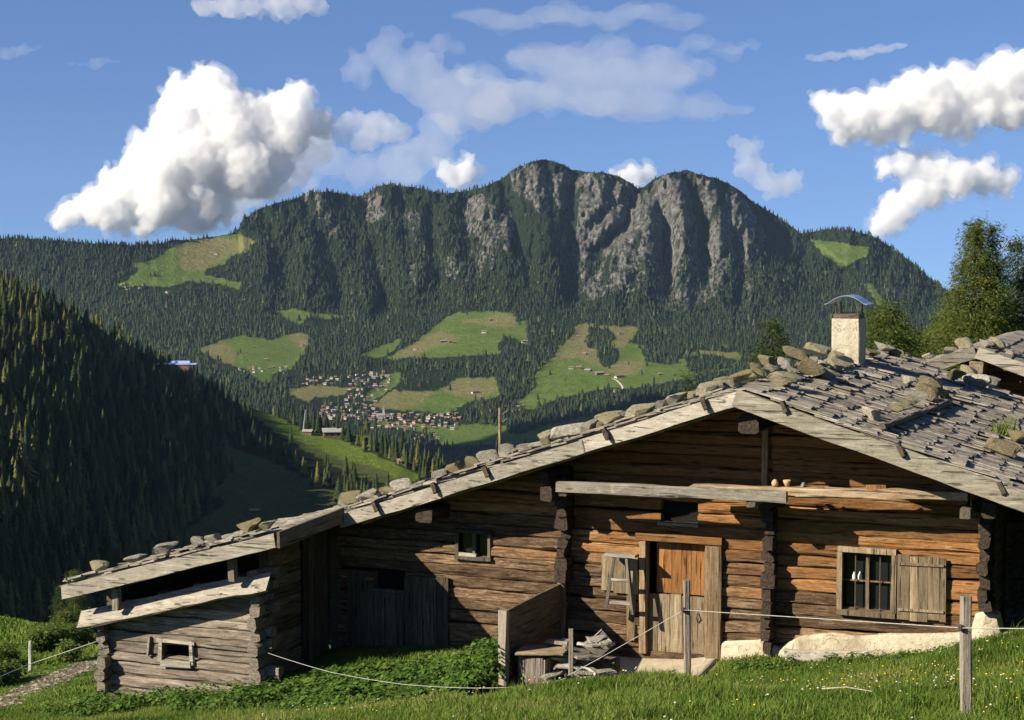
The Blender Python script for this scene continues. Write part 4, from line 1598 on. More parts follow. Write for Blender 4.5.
# ---- inner and outer side walls, back wall
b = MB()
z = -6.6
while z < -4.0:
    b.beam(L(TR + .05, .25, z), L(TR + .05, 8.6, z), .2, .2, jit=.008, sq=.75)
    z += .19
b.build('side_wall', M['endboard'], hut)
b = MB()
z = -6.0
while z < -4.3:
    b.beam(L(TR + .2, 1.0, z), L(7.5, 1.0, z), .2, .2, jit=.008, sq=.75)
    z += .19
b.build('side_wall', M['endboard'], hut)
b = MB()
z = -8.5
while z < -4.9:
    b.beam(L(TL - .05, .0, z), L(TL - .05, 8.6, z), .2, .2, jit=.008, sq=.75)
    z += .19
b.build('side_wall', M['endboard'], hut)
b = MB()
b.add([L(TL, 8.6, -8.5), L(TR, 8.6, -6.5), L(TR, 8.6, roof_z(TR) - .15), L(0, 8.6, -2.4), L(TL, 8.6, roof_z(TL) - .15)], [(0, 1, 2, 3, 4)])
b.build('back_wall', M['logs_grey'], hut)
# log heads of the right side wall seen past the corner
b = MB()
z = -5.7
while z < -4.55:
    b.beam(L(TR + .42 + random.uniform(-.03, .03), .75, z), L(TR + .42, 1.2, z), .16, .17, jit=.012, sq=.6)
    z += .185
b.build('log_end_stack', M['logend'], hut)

# ---- lean-to (the shed wing that steps forward on the left)
DL = -2.1
LT0, LT1 = Fp(110, 650, DL)[0], Fp(263, 650, DL)[0]
HO = (Fp(164, 650, DL)[0], Fp(196, 650, DL)[0], Fp(180, 660, DL)[1], Fp(180, 642, DL)[1])
wing = MB()
z = -7.75
k = 0
hs = [.15, .19, .22, .17, .2, .16, .2, .14, .19, .2, .18, .2]
while z < -5.4:
    h = hs[k % len(hs)]
    zc = z + h / 2
    top_t = TJ - (-(zc + .62) + (-2.22 + .3366 * TJ)) / .279 if zc > -6.4 else -99
    a = max(LT0, top_t)
    base_cut = 0.0
    segs = [(a, LT1)]
    if HO[2] < zc < HO[3]:
        segs = [(a, HO[0]), (HO[1], LT1)]
    for s0, s1 in segs:
        if s1 - s0 > .1:
            wing.beam(L(s0 + random.uniform(-.06, .06), DL + random.uniform(-.02, .03), zc + random.uniform(-.02, .02)), L(s1, DL + random.uniform(-.02, .03), zc + random.uniform(-.02, .02)), .2, h * 1.0, jit=.013, sq=random.uniform(.55, .85), wav=.022)
    z += h
    k += 1
wing.build('wing_wall', M['logs_grey'], hut)
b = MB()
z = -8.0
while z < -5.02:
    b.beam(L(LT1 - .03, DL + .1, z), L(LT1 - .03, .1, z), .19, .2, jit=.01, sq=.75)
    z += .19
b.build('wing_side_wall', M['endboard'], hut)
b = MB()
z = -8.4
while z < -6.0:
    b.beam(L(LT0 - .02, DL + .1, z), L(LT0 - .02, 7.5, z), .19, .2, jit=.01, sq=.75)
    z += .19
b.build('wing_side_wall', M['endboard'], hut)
# upright boards in the shaded corner
b = MB()
for k in range(5):
    b.beam(L(LT1 + .12 + random.uniform(0, .02), DL + 1.25 + k * .17, -7.3), L(LT1 + .12, DL + 1.25 + k * .17, -4.95), .04, .16, jit=.004, up=(0, 1, 0), sq=.93)
b.build('corner_boarding', M['oldboard'], hut)
for tt, zlo, zhi, sgn in [(LT0 - .0, -7.75, -6.45, -1), (LT1 - .02, -7.5, -5.5, 1)]:
    b = MB()
    z = zlo
    while z < zhi:
        h = random.uniform(.17, .24)
        b.beam(L(tt + random.uniform(-.03, .03), DL - random.uniform(.14, .34), z + h / 2), L(tt, DL + .2, z + h / 2), random.uniform(.16, .22), h * .95, jit=.016, sq=.6)
        if random.random() < .8:
            b.beam(L(tt + sgn * .05, DL + .04, z + h / 2 + .05), L(tt + sgn * random.uniform(.16, .34), DL + .04, z + h / 2 + .05), .17, h * .8, jit=.016, sq=.6)
        z += h
    b.build('log_end_stack', M['logs_grey'], hut)
b = MB()
for tt in (HO[0], HO[1]):
    b.beam(L(tt, DL - .12, HO[2] - .03), L(tt + random.uniform(-.02, .04), DL - .12, HO[3] + .06), .07, .05, jit=.006, up=(0, 1, 0))
b.beam(L(HO[0] - .06, DL - .12, HO[3] + .03), L(HO[1] + .05, DL - .12, HO[3] + .03), .05, .05, jit=.005)
b.beam(L(HO[0] + .02, DL - .13, HO[2] - .05), L(HO[1] - .02, DL - .13, HO[2] - .03), .05, .11, jit=.005)
tx = Fp(152, 651, DL)[0]
b.beam(L(tx, DL - .13, HO[2] + .05), L(tx + .05, DL - .13, HO[3] + .08), .05, .05, jit=.005, up=(0, 1, 0))
wo_ = b.build('wing_window', M['board'], hut)
b = MB()
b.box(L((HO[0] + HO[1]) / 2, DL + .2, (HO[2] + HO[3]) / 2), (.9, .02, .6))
b.build('shade_sheet', M['black'], wo_)  # black sheet paints the darkness inside the wing
# sloping cover plank over the wing wall, on two short struts under the verge
b = MB()
pa, pb = Lp(80, 620, -2.45), Lp(268, 581, -2.45)
b.beam(pa, pb, .34, .05, jit=.012, sq=.9, wav=.02, up=(.1, -.75, .65), endjit=.05)
b.build('cover_plank', M['board'], hut)
b = MB()
for x0, y0, y1 in ((116, 592, 608), (232, 563, 579)):
    b = MB()
    b.beam(Lp(x0, y0 - 4, -2.6), Lp(x0 + 1, y1 + 2, -2.6), .13, .1, jit=.008, up=(0, 1, 0))
    b.build('verge_strut', M['greyup'], hut)

# ================================================================== THE ROOF
roof = MB()
RD1 = 9.2
ROOF_L0, ROOF_R1 = -11.46, 7.6


def roofslab(b, ta, tb, d0, d1, off, th):
    da, db = dverge(ta) + d0, dverge(tb) + d0
    b.add([L(ta, da, roof_z(ta) - off), L(tb, db, roof_z(tb) - off), L(tb, d1, roof_z(tb) - off), L(ta, d1, roof_z(ta) - off),
           L(ta, da, roof_z(ta) - off - th), L(tb, db, roof_z(tb) - off - th), L(tb, d1, roof_z(tb) - off - th), L(ta, d1, roof_z(ta) - off - th)],
          [(0, 1, 2, 3), (7, 6, 5, 4), (0, 4, 5, 1), (1, 5, 6, 2), (2, 6, 7, 3), (3, 7, 4, 0)])


roofslab(roof, TJ - .099, -.002, .06, RD1, .06, .05)
roofslab(roof, .002, ROOF_R1, .06, RD1, .06, .05)
roofslab(roof, ROOF_L0 + .1, TJ - .103, .1, 8.2, .06, .05)
rf = roof.build('roof', M['endboard'], hut)


def shingles(b, ta, tb, d0, d1, slope_sign, expo=.345, wmin=.07, wmax=.23):
    """courses run along the depth; each shingle lies lower end outward, three deep"""
    Ls = expo * 2.9
    n = int(abs(tb - ta) / (expo * .947)) + 1
    for c in range(n):
        s = c * expo * .947
        d = d0 + random.uniform(-.03, .03)
        wavy = random.uniform(0, 20)
        tv = ta + slope_sign * (s + .15)
        d += dverge(max(tv, TJ) if ta == 0 else min(tv, TJ - .2) if ta < 0 else tv)
        while d < d1:
            ww = random.uniform(wmin, wmax)
            tl = tb - slope_sign * 0 + (ta - tb) * 0
            low = ta + slope_sign * (s + expo * .947) + slope_sign * (.07 * (float(vnoise(d * 1.1 + wavy, c * .7)) - .5) * 2 + random.uniform(-.055, .055))
            if (slope_sign > 0 and low > tb) or (slope_sign < 0 and low < tb):
                low = tb
            high = low - slope_sign * Ls * .94
            if (slope_sign > 0 and high < ta) or (slope_sign < 0 and high > ta):
                high = ta
            zl, zh = roof_z(low) + .052 + random.uniform(-.012, .026) + (random.random() < .06) * .03, roof_z(high) - .012
            th = random.uniform(.016, .026)
            e = random.uniform(.0, .012)
            w0, w1 = d + .003, d + ww - .003
            tilt = random.uniform(-.014, .014)
            if random.random() < .025:
                d += ww
                continue
            vs = [L(high, w0, zh), L(high, w1, zh), L(low, w1, zl + tilt), L(low, w0, zl - tilt), L(high, w0, zh - th), L(high, w1, zh - th), L(low, w1, zl - th + tilt), L(low, w0, zl - th - tilt)]
            fs = [(0, 3, 2, 1), (4, 5, 6, 7), (0, 4, 7, 3), (1, 2, 6, 5), (3, 7, 6, 2), (0, 1, 5, 4)]
            if slope_sign > 0:
                fs = [tuple(reversed(f)) for f in fs]
            b.add(vs, fs)
            d += ww


b = MB()
shingles(b, .0, ROOF_R1, .0, 9.2, 1)
b.build('shingles', M['shingle'], rf)
b = MB()
shingles(b, .0, TJ - .03, .0, 4.5, -1)
b.build('shingles', M['shingle'], rf)
b = MB()
shingles(b, TJ - .12, ROOF_L0, .06, 3.5, -1)
b.build('shingles', M['shingle'], rf)
# loose shingle layers showing their ends above the verge boards
b = MB()
for (ta, tb) in ((-.2, TJ + .1), (TJ - .15, ROOF_L0 + .1)):
    t = ta
    while t > tb:
        ln = min(random.uniform(.16, .45), t - tb + .02)
        for lay in range(random.choice([1, 2, 2])):
            zz_ = .05 + lay * .032 + random.uniform(-.02, .03)
            dd = dverge(t) + random.uniform(-.05, .10)
            b.beam(L(t, dd + .12, roof_z(t) + zz_ + .01), L(t - ln, dd + .12, roof_z(t - ln) + zz_ + random.uniform(0, .02)), .26, .028, seg=2, jit=.005, sq=.9)
        t -= ln * random.uniform(.6, .95)
    b.build('verge_shingles', M['shingle'], rf)
    b = MB()

# verge boards


def verge(ta, tb, d, h=.215, th=.055, z_off=-.02, mat='board', name='verge_board', jj=.007, endj=.03):
    b = MB()
    b.beam(L(ta, dverge(ta) + d, roof_z(ta) - h / 2 + z_off), L(tb, dverge(tb) + d, roof_z(tb) - h / 2 + z_off), th, h, jit=jj, sq=.93, wav=.012, endjit=endj)
    return b.build(name, M[mat], hut)


verge(-.02, -2.7, -.03)
verge(-2.66, -5.25, -.045)
verge(-5.2, TJ - .08, -.03, jj=.012)
verge(-.12, 4.4, -.08, h=.27, z_off=.02, mat='darkboard')
verge(4.35, ROOF_R1, -.065, h=.26, mat='darkboard')
verge(TJ - .12, ROOF_L0 + .02, .03, h=.23, z_off=-.0)
# dark board that closes the step between wing roof and main roof
b = MB()
b.beam(L(TJ - .05, -2.84, roof_z(TJ - .05) - .12), L(TJ, -.7, roof_z(TJ) - .03), .05, .26, jit=.006, sq=.93)
b.build('step_board', M['endboard'], hut)
# pegs hooked over the verge
for px, py, s in [(375, 500, -1), (434, 485, -1), (486, 472, -1), (606, 441, -1), (704, 412, -1), (784, 405, 1), (901, 445, 1), (1001, 478, 1)]:
    t, _z = Fp(px, py, -1.1 if px < 600 else -1.45)
    t, _z = Fp(px, py, dverge(t) - .1)
    zt = roof_z(t)
    b = MB()
    dv = dverge(t)
    sg = -1 if s < 0 else 1
    b.beam(L(t - .035, dv - .10, zt + .03), L(t + .045, dv - .13, zt - .13), .07, .075, seg=2, jit=.014, sq=.7, up=(0, 1, 0))
    b.build('verge_peg', M['darkwood'], hut)
# the under-verge boards glimpsed in shadow
verge(-.3, TJ + .1, .45, h=.16, z_off=-.12, mat='beamwood', name='under_board')
verge(.3, 5.5, .55, h=.16, z_off=-.12, mat='beamwood', name='under_board')

# ---- chimney
cT, cD = .1, 5.6
chz = roof_z(.3)
cm = tag(empty('chimney', L(cT, cD, -2.35)), None)
cm.parent = hut
b = MB()
b.beam((0, 0, -.4), (0, 0, .90), .52, .62, seg=4, jit=.008, sq=.95, up=(0, 1, 0))
b.build('stack', M['chimney'], cm)
b = MB()
b.box((0, 0, .945), (.47, .57, .085), jit=.01)
b.build('cap_slab', M['rust'], cm)
b = MB()
for sx in (-.2, .2):
    for sy_ in (-.22, .22):
        b.tube([(sx, sy_, .98), (sx, sy_, 1.2)], .013, 5)
b.build('hood_support', M['rust'], cm)
b = MB()
nseg = 12
pr_ = []
for k in range(nseg + 1):
    a = -1 + 2 * k / nseg
    zc = 1.33 - .22 * a * a if abs(a) < .8 else 1.33 - .22 * .64 - .1 * (abs(a) - .8) * 1.0
    pr_.append((a * .40, zc))
vs, fs = [], []
for x, zc in pr_:
    for y in (-.33, .33):
        vs += [(x, y, zc), (x, y, zc - .012)]
for k in range(nseg):
    o = k * 4
    fs += [(o, o + 4, o + 6, o + 2), (o + 1, o + 3, o + 7, o + 5), (o, o + 1, o + 5, o + 4), (o + 2, o + 6, o + 7, o + 3)]
fs += [(0, 2, 3, 1), (nseg * 4, nseg * 4 + 1, nseg * 4 + 3, nseg * 4 + 2)]
b.add(vs, fs, .5)
b.build('hood', M['metal'], cm)
b = MB()
b.box((.17, -.33, -.02), (.32, .1, .13), jit=.01)
b.box((.28, 0, -.05), (.05, .7, .12), jit=.01)
b.build('flashing', M['metal'], cm)

# ================================================================== SECOND HUT behind on the right
g0 = atY(977, 347, 37.0)
hut2 = tag(empty('rear_hut', (g0[0], g0[1], -6.0), RZ), 'second log hut half hidden behind the big roof on the right', 'hut')
zr = g0[2] + 6.0
S2 = .36
b = MB()
z = 0.5
while z < zr - .2:
    lim = (zr - z - .3) / S2
    b.beam((-min(lim, 3.6), .75, z), (min(lim, 3.6), .75, z), .22, .2, jit=.012, sq=.75, wav=.015)
    z += .19
b.build('log_wall', mat_wood('orange_log_wood', (.08, .03, .012), (.30, .13, .045), (.45, .24, .10), 'x'), hut2)
b = MB()
for s in (-1, 1):
    b.add([(0, -.1, zr - .03), (s * 4.2, -.1, zr - .03 - 4.2 * S2), (s * 4.2, 8, zr - .03 - 4.2 * S2), (0, 8, zr - .03), (0, -.1, zr - .1), (s * 4.2, -.1, zr - .1 - 4.2 * S2), (s * 4.2, 8, zr - .1 - 4.2 * S2), (0, 8, zr - .1)],
          [(0, 1, 2, 3), (7, 6, 5, 4), (0, 4, 5, 1), (1, 5, 6, 2), (2, 6, 7, 3)])
rf2 = b.build('roof', M['endboard'], hut2)
b = MB()
for s in (-1, 1):
    for c in range(12):
        d = -.15
        while d < 7.5:
            ww = random.uniform(.12, .24)
            lo = (c + 1) * .34 + random.uniform(-.03, .03)
            hi = max(0, lo - .8)
            zl, zh = zr - lo * S2 + .05, zr - hi * S2 - .01
            vs = [(s * hi, d, zh), (s * hi, d + ww - .006, zh), (s * lo, d + ww - .006, zl), (s * lo, d, zl), (s * hi, d, zh - .02), (s * hi, d + ww - .006, zh - .02), (s * lo, d + ww - .006, zl - .02), (s * lo, d, zl - .02)]
            b.add(vs, [(0, 3, 2, 1), (4, 5, 6, 7), (0, 4, 7, 3), (1, 2, 6, 5), (3, 7, 6, 2)])
            d += ww
b.build('shingles', M['shingle'], rf2)
b = MB()
b.beam((0, -.17, zr - .1), (-3.6, -.17, zr - .1 - 3.6 * S2), .06, .24, jit=.007, sq=.93, wav=.01)
b.build('verge_board', M['board'], hut2)
b = MB()
b.beam((0.03, -.2, zr - .1), (4.2, -.2, zr - .1 - 4.2 * S2), .06, .24, jit=.007, sq=.93, wav=.01)
b.build('verge_board', M['board'], hut2)
b = MB()
b.beam((.02, -.22, zr - .42), (.02, 1, zr - .42), .27, .27, jit=.01, sq=.85)
b.build('purlin', M['beamwood'], hut2)

# ================================================================== STONES ON THE ROOFS


def stone_mesh(seed, mat):
    rg = np.random.default_rng(seed)
    bm = bmesh.new()
    bmesh.ops.create_icosphere(bm, subdivisions=3, radius=1)
    v = np.array([p.co[:] for p in bm.verts])
    # cut by random planes so that it reads as broken rock, then roughen
    for k in range(16):
        nrm = rg.normal(size=3)
        nrm /= np.linalg.norm(nrm)
        lim = rg.uniform(.34, .75)
        dd = v @ nrm
        v = v - np.outer(np.maximum(dd - lim, 0) * .97, nrm)
    v += v * (fbm(v[:, 0] * 2 + seed, v[:, 1] * 2 + v[:, 2] * 1.3, 5, seed % 40)[:, None] * .42)
    v[:, 2] = np.where(v[:, 2] < -.5, -.5 + (v[:, 2] + .5) * .3, v[:, 2])
    v[:, 2] = np.where(v[:, 2] > .3, .3 + (v[:, 2] - .3) * .5, v[:, 2])
    v /= np.abs(v).max(0)
    for p, c in zip(bm.verts, v):
        p.co = c
    me = bpy.data.meshes.new('roof_stone')
    bm.to_mesh(me)
    bm.free()
    me.materials.append(M[mat])
    me.polygons.foreach_set('use_smooth', np.array([False] * len(me.polygons)))
    return me


SMC = {}


def stone(px, py, wp, hp, mat, label, side, group=None, dd=.22, lift=0.0, dep=None):
    if side == 'L':
        dv = -2.85 if px < 283 else None
        t, z = Fp(px, py, -1.0 if dv is None else dv + dd)
        if dv is None:
            t, z = Fp(px, py, dverge(t) + dd)
            d = dverge(t) + dd
        else:
            d = dv + dd
        p = W(t, d, 0)
        h = hp * p.y / FPX
        p.z = roof_z(t) + .10 + h * .38 + lift
        sl = math.atan(.335 if dv is None else .279)
    else:
        r = ray(px, py)
        k = (-2.22 + .06 + lift + .336 * float(F0 @ U2)) / (r[2] + .336 * float(r[:2] @ U2))
        p = Vector(r * k)
        h = hp * p.y / FPX
        t = float((np.array(p[:2]) - F0) @ U2)
        p.z += h * .3
        sl = -math.atan(.336)
    w_ = wp * p.y / FPX
    sd = abs(hash((px, py))) % 9
    key = (sd, mat)
    if key not in SMC:
        SMC[key] = stone_mesh(sd * 7 + 3, mat)
    o = link('roof_stone', SMC[key], None, p)
    o.scale = (w_ * .55, (dep or w_ * random.uniform(.6, .85)) * .55, h * .54)
    o.rotation_euler = (random.uniform(-.08, .08), -sl * .8 + random.uniform(-.06, .06), RZ + random.uniform(-.25, .25))
    return tag(o, label, 'stone', group)


GG = {'a': ('flat grey stone between the mossy ones on the left roof edge', 'grey stones of the left roof edge'),
      'b': ('small lichen stone wedged between bigger ones on the upper left verge', 'small stones of the upper left verge'),
      'c': ('lichen crusted stone in the heap along the ridge left of the chimney', 'stones heaped on the ridge left of the chimney'),
      'd': ('brownish stone in the heap on the pole in the middle of the right roof', 'stones on the roof pole'),
      'e': ('small stone in the row along the ridge right of the chimney', 'stones on the ridge right of the chimney')}
for a in [
    (99, 569, 25, 12, 'stone_y', 'yellowish rounded stone lowest on the left roof edge', 'L'), (136, 561, 27, 8, 'stone_g', 'thin dark grey slab second from the left roof end', 'L'),
    (163, 553, 31, 14, 'stone_g', 'broad grey block in the lower third of the wing roof edge', 'L'), (198, 541, 20, 12, 'stone_g', 'rounded grey stone leaning on its neighbour on the wing roof', 'L'), (215, 535, 22, 11, 'stone_g', 'a', 'L'),
    (250, 531, 28, 15, 'stone_m', 'thick mossy cushion stone near the wing roof end', 'L'), (266, 520, 22, 9, 'stone_y', 'low yellowish stone behind the mossy cushion stone', 'L'), (286, 514, 27, 17, 'stone_m', 'biggest moss covered stone above the roof step', 'L'),
    (308, 504, 26, 11, 'stone_g', 'a', 'L'), (329, 497, 17, 9, 'stone_m', 'small brown mossy stone above the wing step board', 'L'), (350, 491, 22, 9, 'stone_g', 'a', 'L'), (368, 486, 26, 10, 'stone_p', 'pale grey slab just left of the lowest verge peg', 'L'), (403, 475, 24, 12, 'stone_p', 'slanting pale stone between the two lowest verge pegs', 'L'),
    (438, 467, 18, 9, 'stone_g', 'a', 'L'), (456, 462, 22, 13, 'stone_m', 'brown mossy stone above the second verge peg', 'L'), (471, 459, 20, 14, 'stone_m', 'mossy brown stone right beside another brown mossy one', 'L'), (490, 452, 24, 14, 'stone_g', 'grey angular stone left below the utility pole', 'L'),
    (509, 446, 18, 14, 'stone_g', 'upright grey stone right at the foot of the utility pole', 'L'), (525, 443, 18, 8, 'stone_g', 'low grey slab right of the utility pole foot', 'L'), (546, 434, 20, 15, 'stone_y', 'yellow lichen stone leaning on the long pale block', 'L'), (566, 429, 38, 15, 'stone_p', 'long pale block, biggest on the middle of the left verge', 'L'),
    (590, 425, 18, 11, 'stone_g', 'dark rounded stone right of the long pale block', 'L'), (611, 416, 34, 14, 'stone_y', 'broad lichen stone above the fourth verge peg', 'L'), (638, 409, 34, 15, 'stone_y', 'thick yellow topped stone in the upper half of the left verge', 'L'), (660, 403, 15, 9, 'stone_g', 'b', 'L'),
    (674, 397, 26, 11, 'stone_p', 'flat pale stone left below the big yellow block', 'L'), (692, 393, 15, 10, 'stone_y', 'b', 'L'), (706, 388, 30, 16, 'stone_y', 'big yellow block near the ridge end of the left verge', 'L'),
]:
    lab, grp = GG.get(a[5], (a[5], None))
    stone(*a[:5], lab, a[6], grp)
for a in [(726, 381, 24, 10, 'stone_y', 'c', .7), (742, 375, 26, 11, 'stone_m', 'c', 1.2), (716, 378, 20, 9, 'stone_g', 'c', 1.5), (733, 370, 22, 9, 'stone_p', 'c', 2.0), (752, 367, 20, 9, 'stone_y', 'c', 2.2), (758, 360, 18, 10, 'stone_g', 'c', 3.0)]:
    stone(*a[:5], *GG[a[5]][:1], 'L', GG[a[5]][1], dd=a[6], lift=.04)
for a in [
    (781, 384, 38, 17, 'stone_y', 'broad lichen slab on the gable peak right of the ridge', 0), (786, 367, 17, 11, 'stone_p', 'pale cream stone on the ridge heap left of the chimney', 0), (798, 357, 30, 11, 'stone_m', 'mossy slab topmost in the ridge heap', .12), (816, 352, 28, 11, 'stone_y', 'lichen slab touching the left side of the chimney', .1),
    (808, 371, 34, 17, 'stone_m', 'big dark mossy block in front of the ridge heap', .05), (834, 366, 30, 13, 'stone_y', 'lichen slab right in front of the chimney foot', .05), (822, 376, 34, 15, 'stone_g', 'grey block at the lower right of the ridge heap', 0), (770, 372, 20, 10, 'stone_g', 'c', 0), (768, 364, 20, 13, 'stone_m', 'c', .08),
    (867, 353, 26, 8, 'stone_m', 'e', .05), (884, 350, 22, 8, 'stone_g', 'e', .05), (897, 356, 18, 9, 'stone_m', 'e', 0), (860, 377, 12, 6, 'stone_p', 'small white pebble stone below the chimney flashing', 0),
    (873, 418, 25, 15, 'stone_p', 'nearly white stone at the lower end of the roof pole', 0), (898, 410, 28, 11, 'stone_y', 'flat yellow green slab beside the nearly white stone', .05), (908, 384, 15, 11, 'stone_p', 'pale stone on its own in the middle of the right roof', 0),
    (917, 401, 24, 13, 'stone_g', 'd', .05), (929, 396, 26, 14, 'stone_m', 'd', .05), (932, 388, 26, 12, 'stone_m', 'd', .12), (941, 396, 12, 10, 'stone_y', 'd', 0),
    (955, 378, 20, 12, 'stone_m', 'mossy stone left in the upper pile under the rear gable', .05), (969, 378, 20, 14, 'stone_y', 'lichen stone in the middle of the upper pile under the rear gable', .05), (978, 387, 30, 17, 'stone_p', 'big whitish stone in front of the upper pile under the rear gable', 0), (992, 384, 14, 10, 'stone_g', 'small grey stone right of the big whitish one', 0),
    (1000, 452, 36, 16, 'stone_m', 'broad mossy stone low on the right roof below the grass tuft', .02), (1018, 440, 24, 12, 'stone_m', 'dark earthy stone behind the grass tuft at the roof edge', .05),
]:
    lab, grp = GG.get(a[5], (a[5], None))
    stone(*a[:5], lab, 'R', grp, lift=a[6])
for k in range(26):
    px = random.uniform(300, 735)
    py = 388 + (745 - px) * .300 - 2
    stone(px, py, random.uniform(9, 17), random.uniform(5, 8), random.choice(['stone_g', 'stone_y', 'stone_p', 'stone_m']), 'small flat stone filling a gap between the big stones of the left roof edge', 'L', 'small filler stones of the left roof edge', dd=random.uniform(.15, .5))
for k in range(16):
    px = random.uniform(752, 842)
    py = np.interp(px, [752, 842], [378, 362]) + random.uniform(-9, 7)
    stone(px, py, random.uniform(10, 19), random.uniform(5, 9), random.choice(['stone_g', 'stone_y', 'stone_p', 'stone_m']), 'small flat stone lying in the heap between ridge and chimney', 'R', 'small stones of the heap at the chimney')
for k in range(7):
    px = random.uniform(905, 948)
    stone(px, 416 - (px - 890) * .38 + random.uniform(-6, 2), random.uniform(9, 15), random.uniform(5, 9), random.choice(['stone_g', 'stone_y', 'stone_m']), 'small stone squeezed into the row on the roof pole', 'R', 'small stones of the roof pole row')
# pole that holds the middle stones
r0_, r1_ = [], []


def on_right(px, py, lift):
    r = ray(px, py)
    k = (-2.22 + lift + .336 * float(F0 @ U2)) / (r[2] + .336 * float(r[:2] @ U2))
    return Vector(r * k)


b = MB()
pa, pb = on_right(882, 427, .10), on_right(950, 402, .10)
b.beam((0, 0, 0), pb - pa, .09, .085, jit=.012, sq=.7)
tag(b.build('roof_pole', M['endboard'], None, False, pa), 'dark pole lying across the right roof under a row of stones', 'pole')
# stones on the rear hut
for k, (px, py, wp, hp, mt, lab) in enumerate([(965, 343, 18, 12, 'stone_y', 'yellow lichen stone left of the rear hut ridge'), (986, 345, 16, 10, 'stone_g', 'grey stone just right of the rear hut ridge'), (998, 345, 20, 12, 'stone_y', 'lichen stone second right of the rear hut ridge'), (1012, 352, 18, 9, 'stone_g', 'low grey stone at the far right of the rear hut roof'), (948, 350, 18, 7, 'stone_g', 'thin slab on the left roof edge of the rear hut'), (930, 355, 16, 7, 'stone_p', 'pale thin slab lowest on the rear hut roof edge')]):
    p = atY(px, py, 37.4)
    key = (k % 9, mt)
    if key not in SMC:
        SMC[key] = stone_mesh(k * 7 + 3, mt)
    o = link('roof_stone', SMC[key], None, p)
    o.scale = (wp * 37.4 / FPX * .52, wp * 37.4 / FPX * .42, hp * 37.4 / FPX * .55)
    o.rotation_euler = (0, (.3 if px > 978 else -.3), RZ)
    tag(o, lab, 'stone')

# ================================================================== THINGS AROUND THE HUT
# windbreak of planks
tb, _ = Fp(563, 582, 0)
ztop = Fp(563, 582, 0)[1]
base = W(tb, -1.2, 0)
wbk = tag(empty('plank_windbreak', (base.x, base.y, gz(base.x, base.y)), RZ), 'tall dark plank windbreak standing out from the wall left of the door', 'windbreak')
zb0 = wbk.location.z


def LW(t, d, z):
    return (t - tb, d + 1.2, z - zb0)


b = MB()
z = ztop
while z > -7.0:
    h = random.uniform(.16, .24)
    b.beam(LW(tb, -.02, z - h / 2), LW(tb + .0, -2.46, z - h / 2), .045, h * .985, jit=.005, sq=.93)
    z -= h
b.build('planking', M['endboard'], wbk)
b = MB()
b.beam(LW(tb - .01, -2.54, -7.1), LW(tb - .01, -2.54, ztop + .02), .13, .14, jit=.008, up=(0, 1, 0), sq=.85)
b.build('post', M['greyup'], wbk)
b = MB()
b.beam(LW(tb + .02, -.12, -7.0), LW(tb + .02, -.12, ztop + .22), .12, .12, jit=.008, up=(0, 1, 0), sq=.85)
b.build('post', M['upright'], wbk)
# box with plank lid
t0, _ = Fp(520, 665, -2.35)
t1, _ = Fp(545, 665, -2.35)
zt_ = Fp(533, 657, -2.35)[1]
bc = W((t0 + t1) / 2, -2.2, 0)
bx = tag(empty('feed_box', (bc.x, bc.y, gz(bc.x, bc.y)), RZ), 'small grey plank box with tilted lid at the windbreak foot', 'box')
hb = zt_ - bx.location.z
b = MB()
for k in range(3):
    b.beam(((k - 1) * .13, -.18, -.1), ((k - 1) * .13, -.18, hb), .125, .04, jit=.004, up=(0, 1, 0), sq=.93)
for k in range(3):
    b.beam((-.2, -.13 + k * .13, -.1), (-.2, -.13 + k * .13, hb + .01), .04, .12, jit=.004, up=(0, 1, 0), sq=.93)
    b.beam((.2, -.13 + k * .13, -.1), (.2, -.13 + k * .13, hb - .02), .04, .12, jit=.004, up=(0, 1, 0), sq=.93)
b.build('side_planks', M['greyup'], bx)
b = MB()
b.beam((-.26, -.02, hb + .06), (.5, .05, hb + .10), .55, .04, jit=.006, sq=.93)
b.build('lid', M['beamwood'], bx)
# heap of pale slabs behind the box
for k in range(34):
    px = random.uniform(552, 604)
    py = random.uniform(652, 690) if k < 24 else random.uniform(640, 658)
    dd = np.interp(py, [640, 690], [-1.85, -2.5])
    t, z = Fp(px, py, dd)
    p = W(t, dd, z)
    p.z = max(p.z, gz(p.x, p.y) + .02)
    b = MB()
    b.beam((-random.uniform(.12, .25), 0, 0), (random.uniform(.12, .25), 0, 0), random.uniform(.16, .34), random.uniform(.022, .04), seg=2, jit=.02, sq=.8)
    o = b.build('wood_slab', random.choice([M['board'], M['shingle'], M['board']]), None, False, p)
    o.rotation_euler = (random.uniform(-.25, .25), random.uniform(-.22, .22), random.uniform(0, 3.1))
    tag(o, 'pale weathered wood slab in the heap behind the windbreak box', 'wood slab', 'wood slabs heaped behind the windbreak')
b = MB()
pa = W(*((Fp(594, 650, -1.6)[0], -1.6, Fp(594, 650, -1.6)[1])))
b.beam((-.22, 0, -.18), (.22, .05, .2), .04, .32, seg=3, jit=.012, sq=.9)
tag(b.build('leaning_slab', M['board'], None, False, pa), 'larger pale board tilted on top of the slab heap', 'board')
# bulk that carries the heap
b = MB()
for k in range(3):
    t, _z = Fp(560 + k * 16, 690, -1.7)
    p = W(t, -2.2 + .1 * k, 0)
    b.beam((p.x, p.y, gz(p.x, p.y) + .08), (p.x + .45, p.y + .7, gz(p.x, p.y) + .30), .26, .22, seg=3, jit=.03)
    tag(b.build('old_beam', M['endboard']), 'short dark beam end lying under the slab heap', 'beam', 'beam ends under the slab heap')
    b = MB()

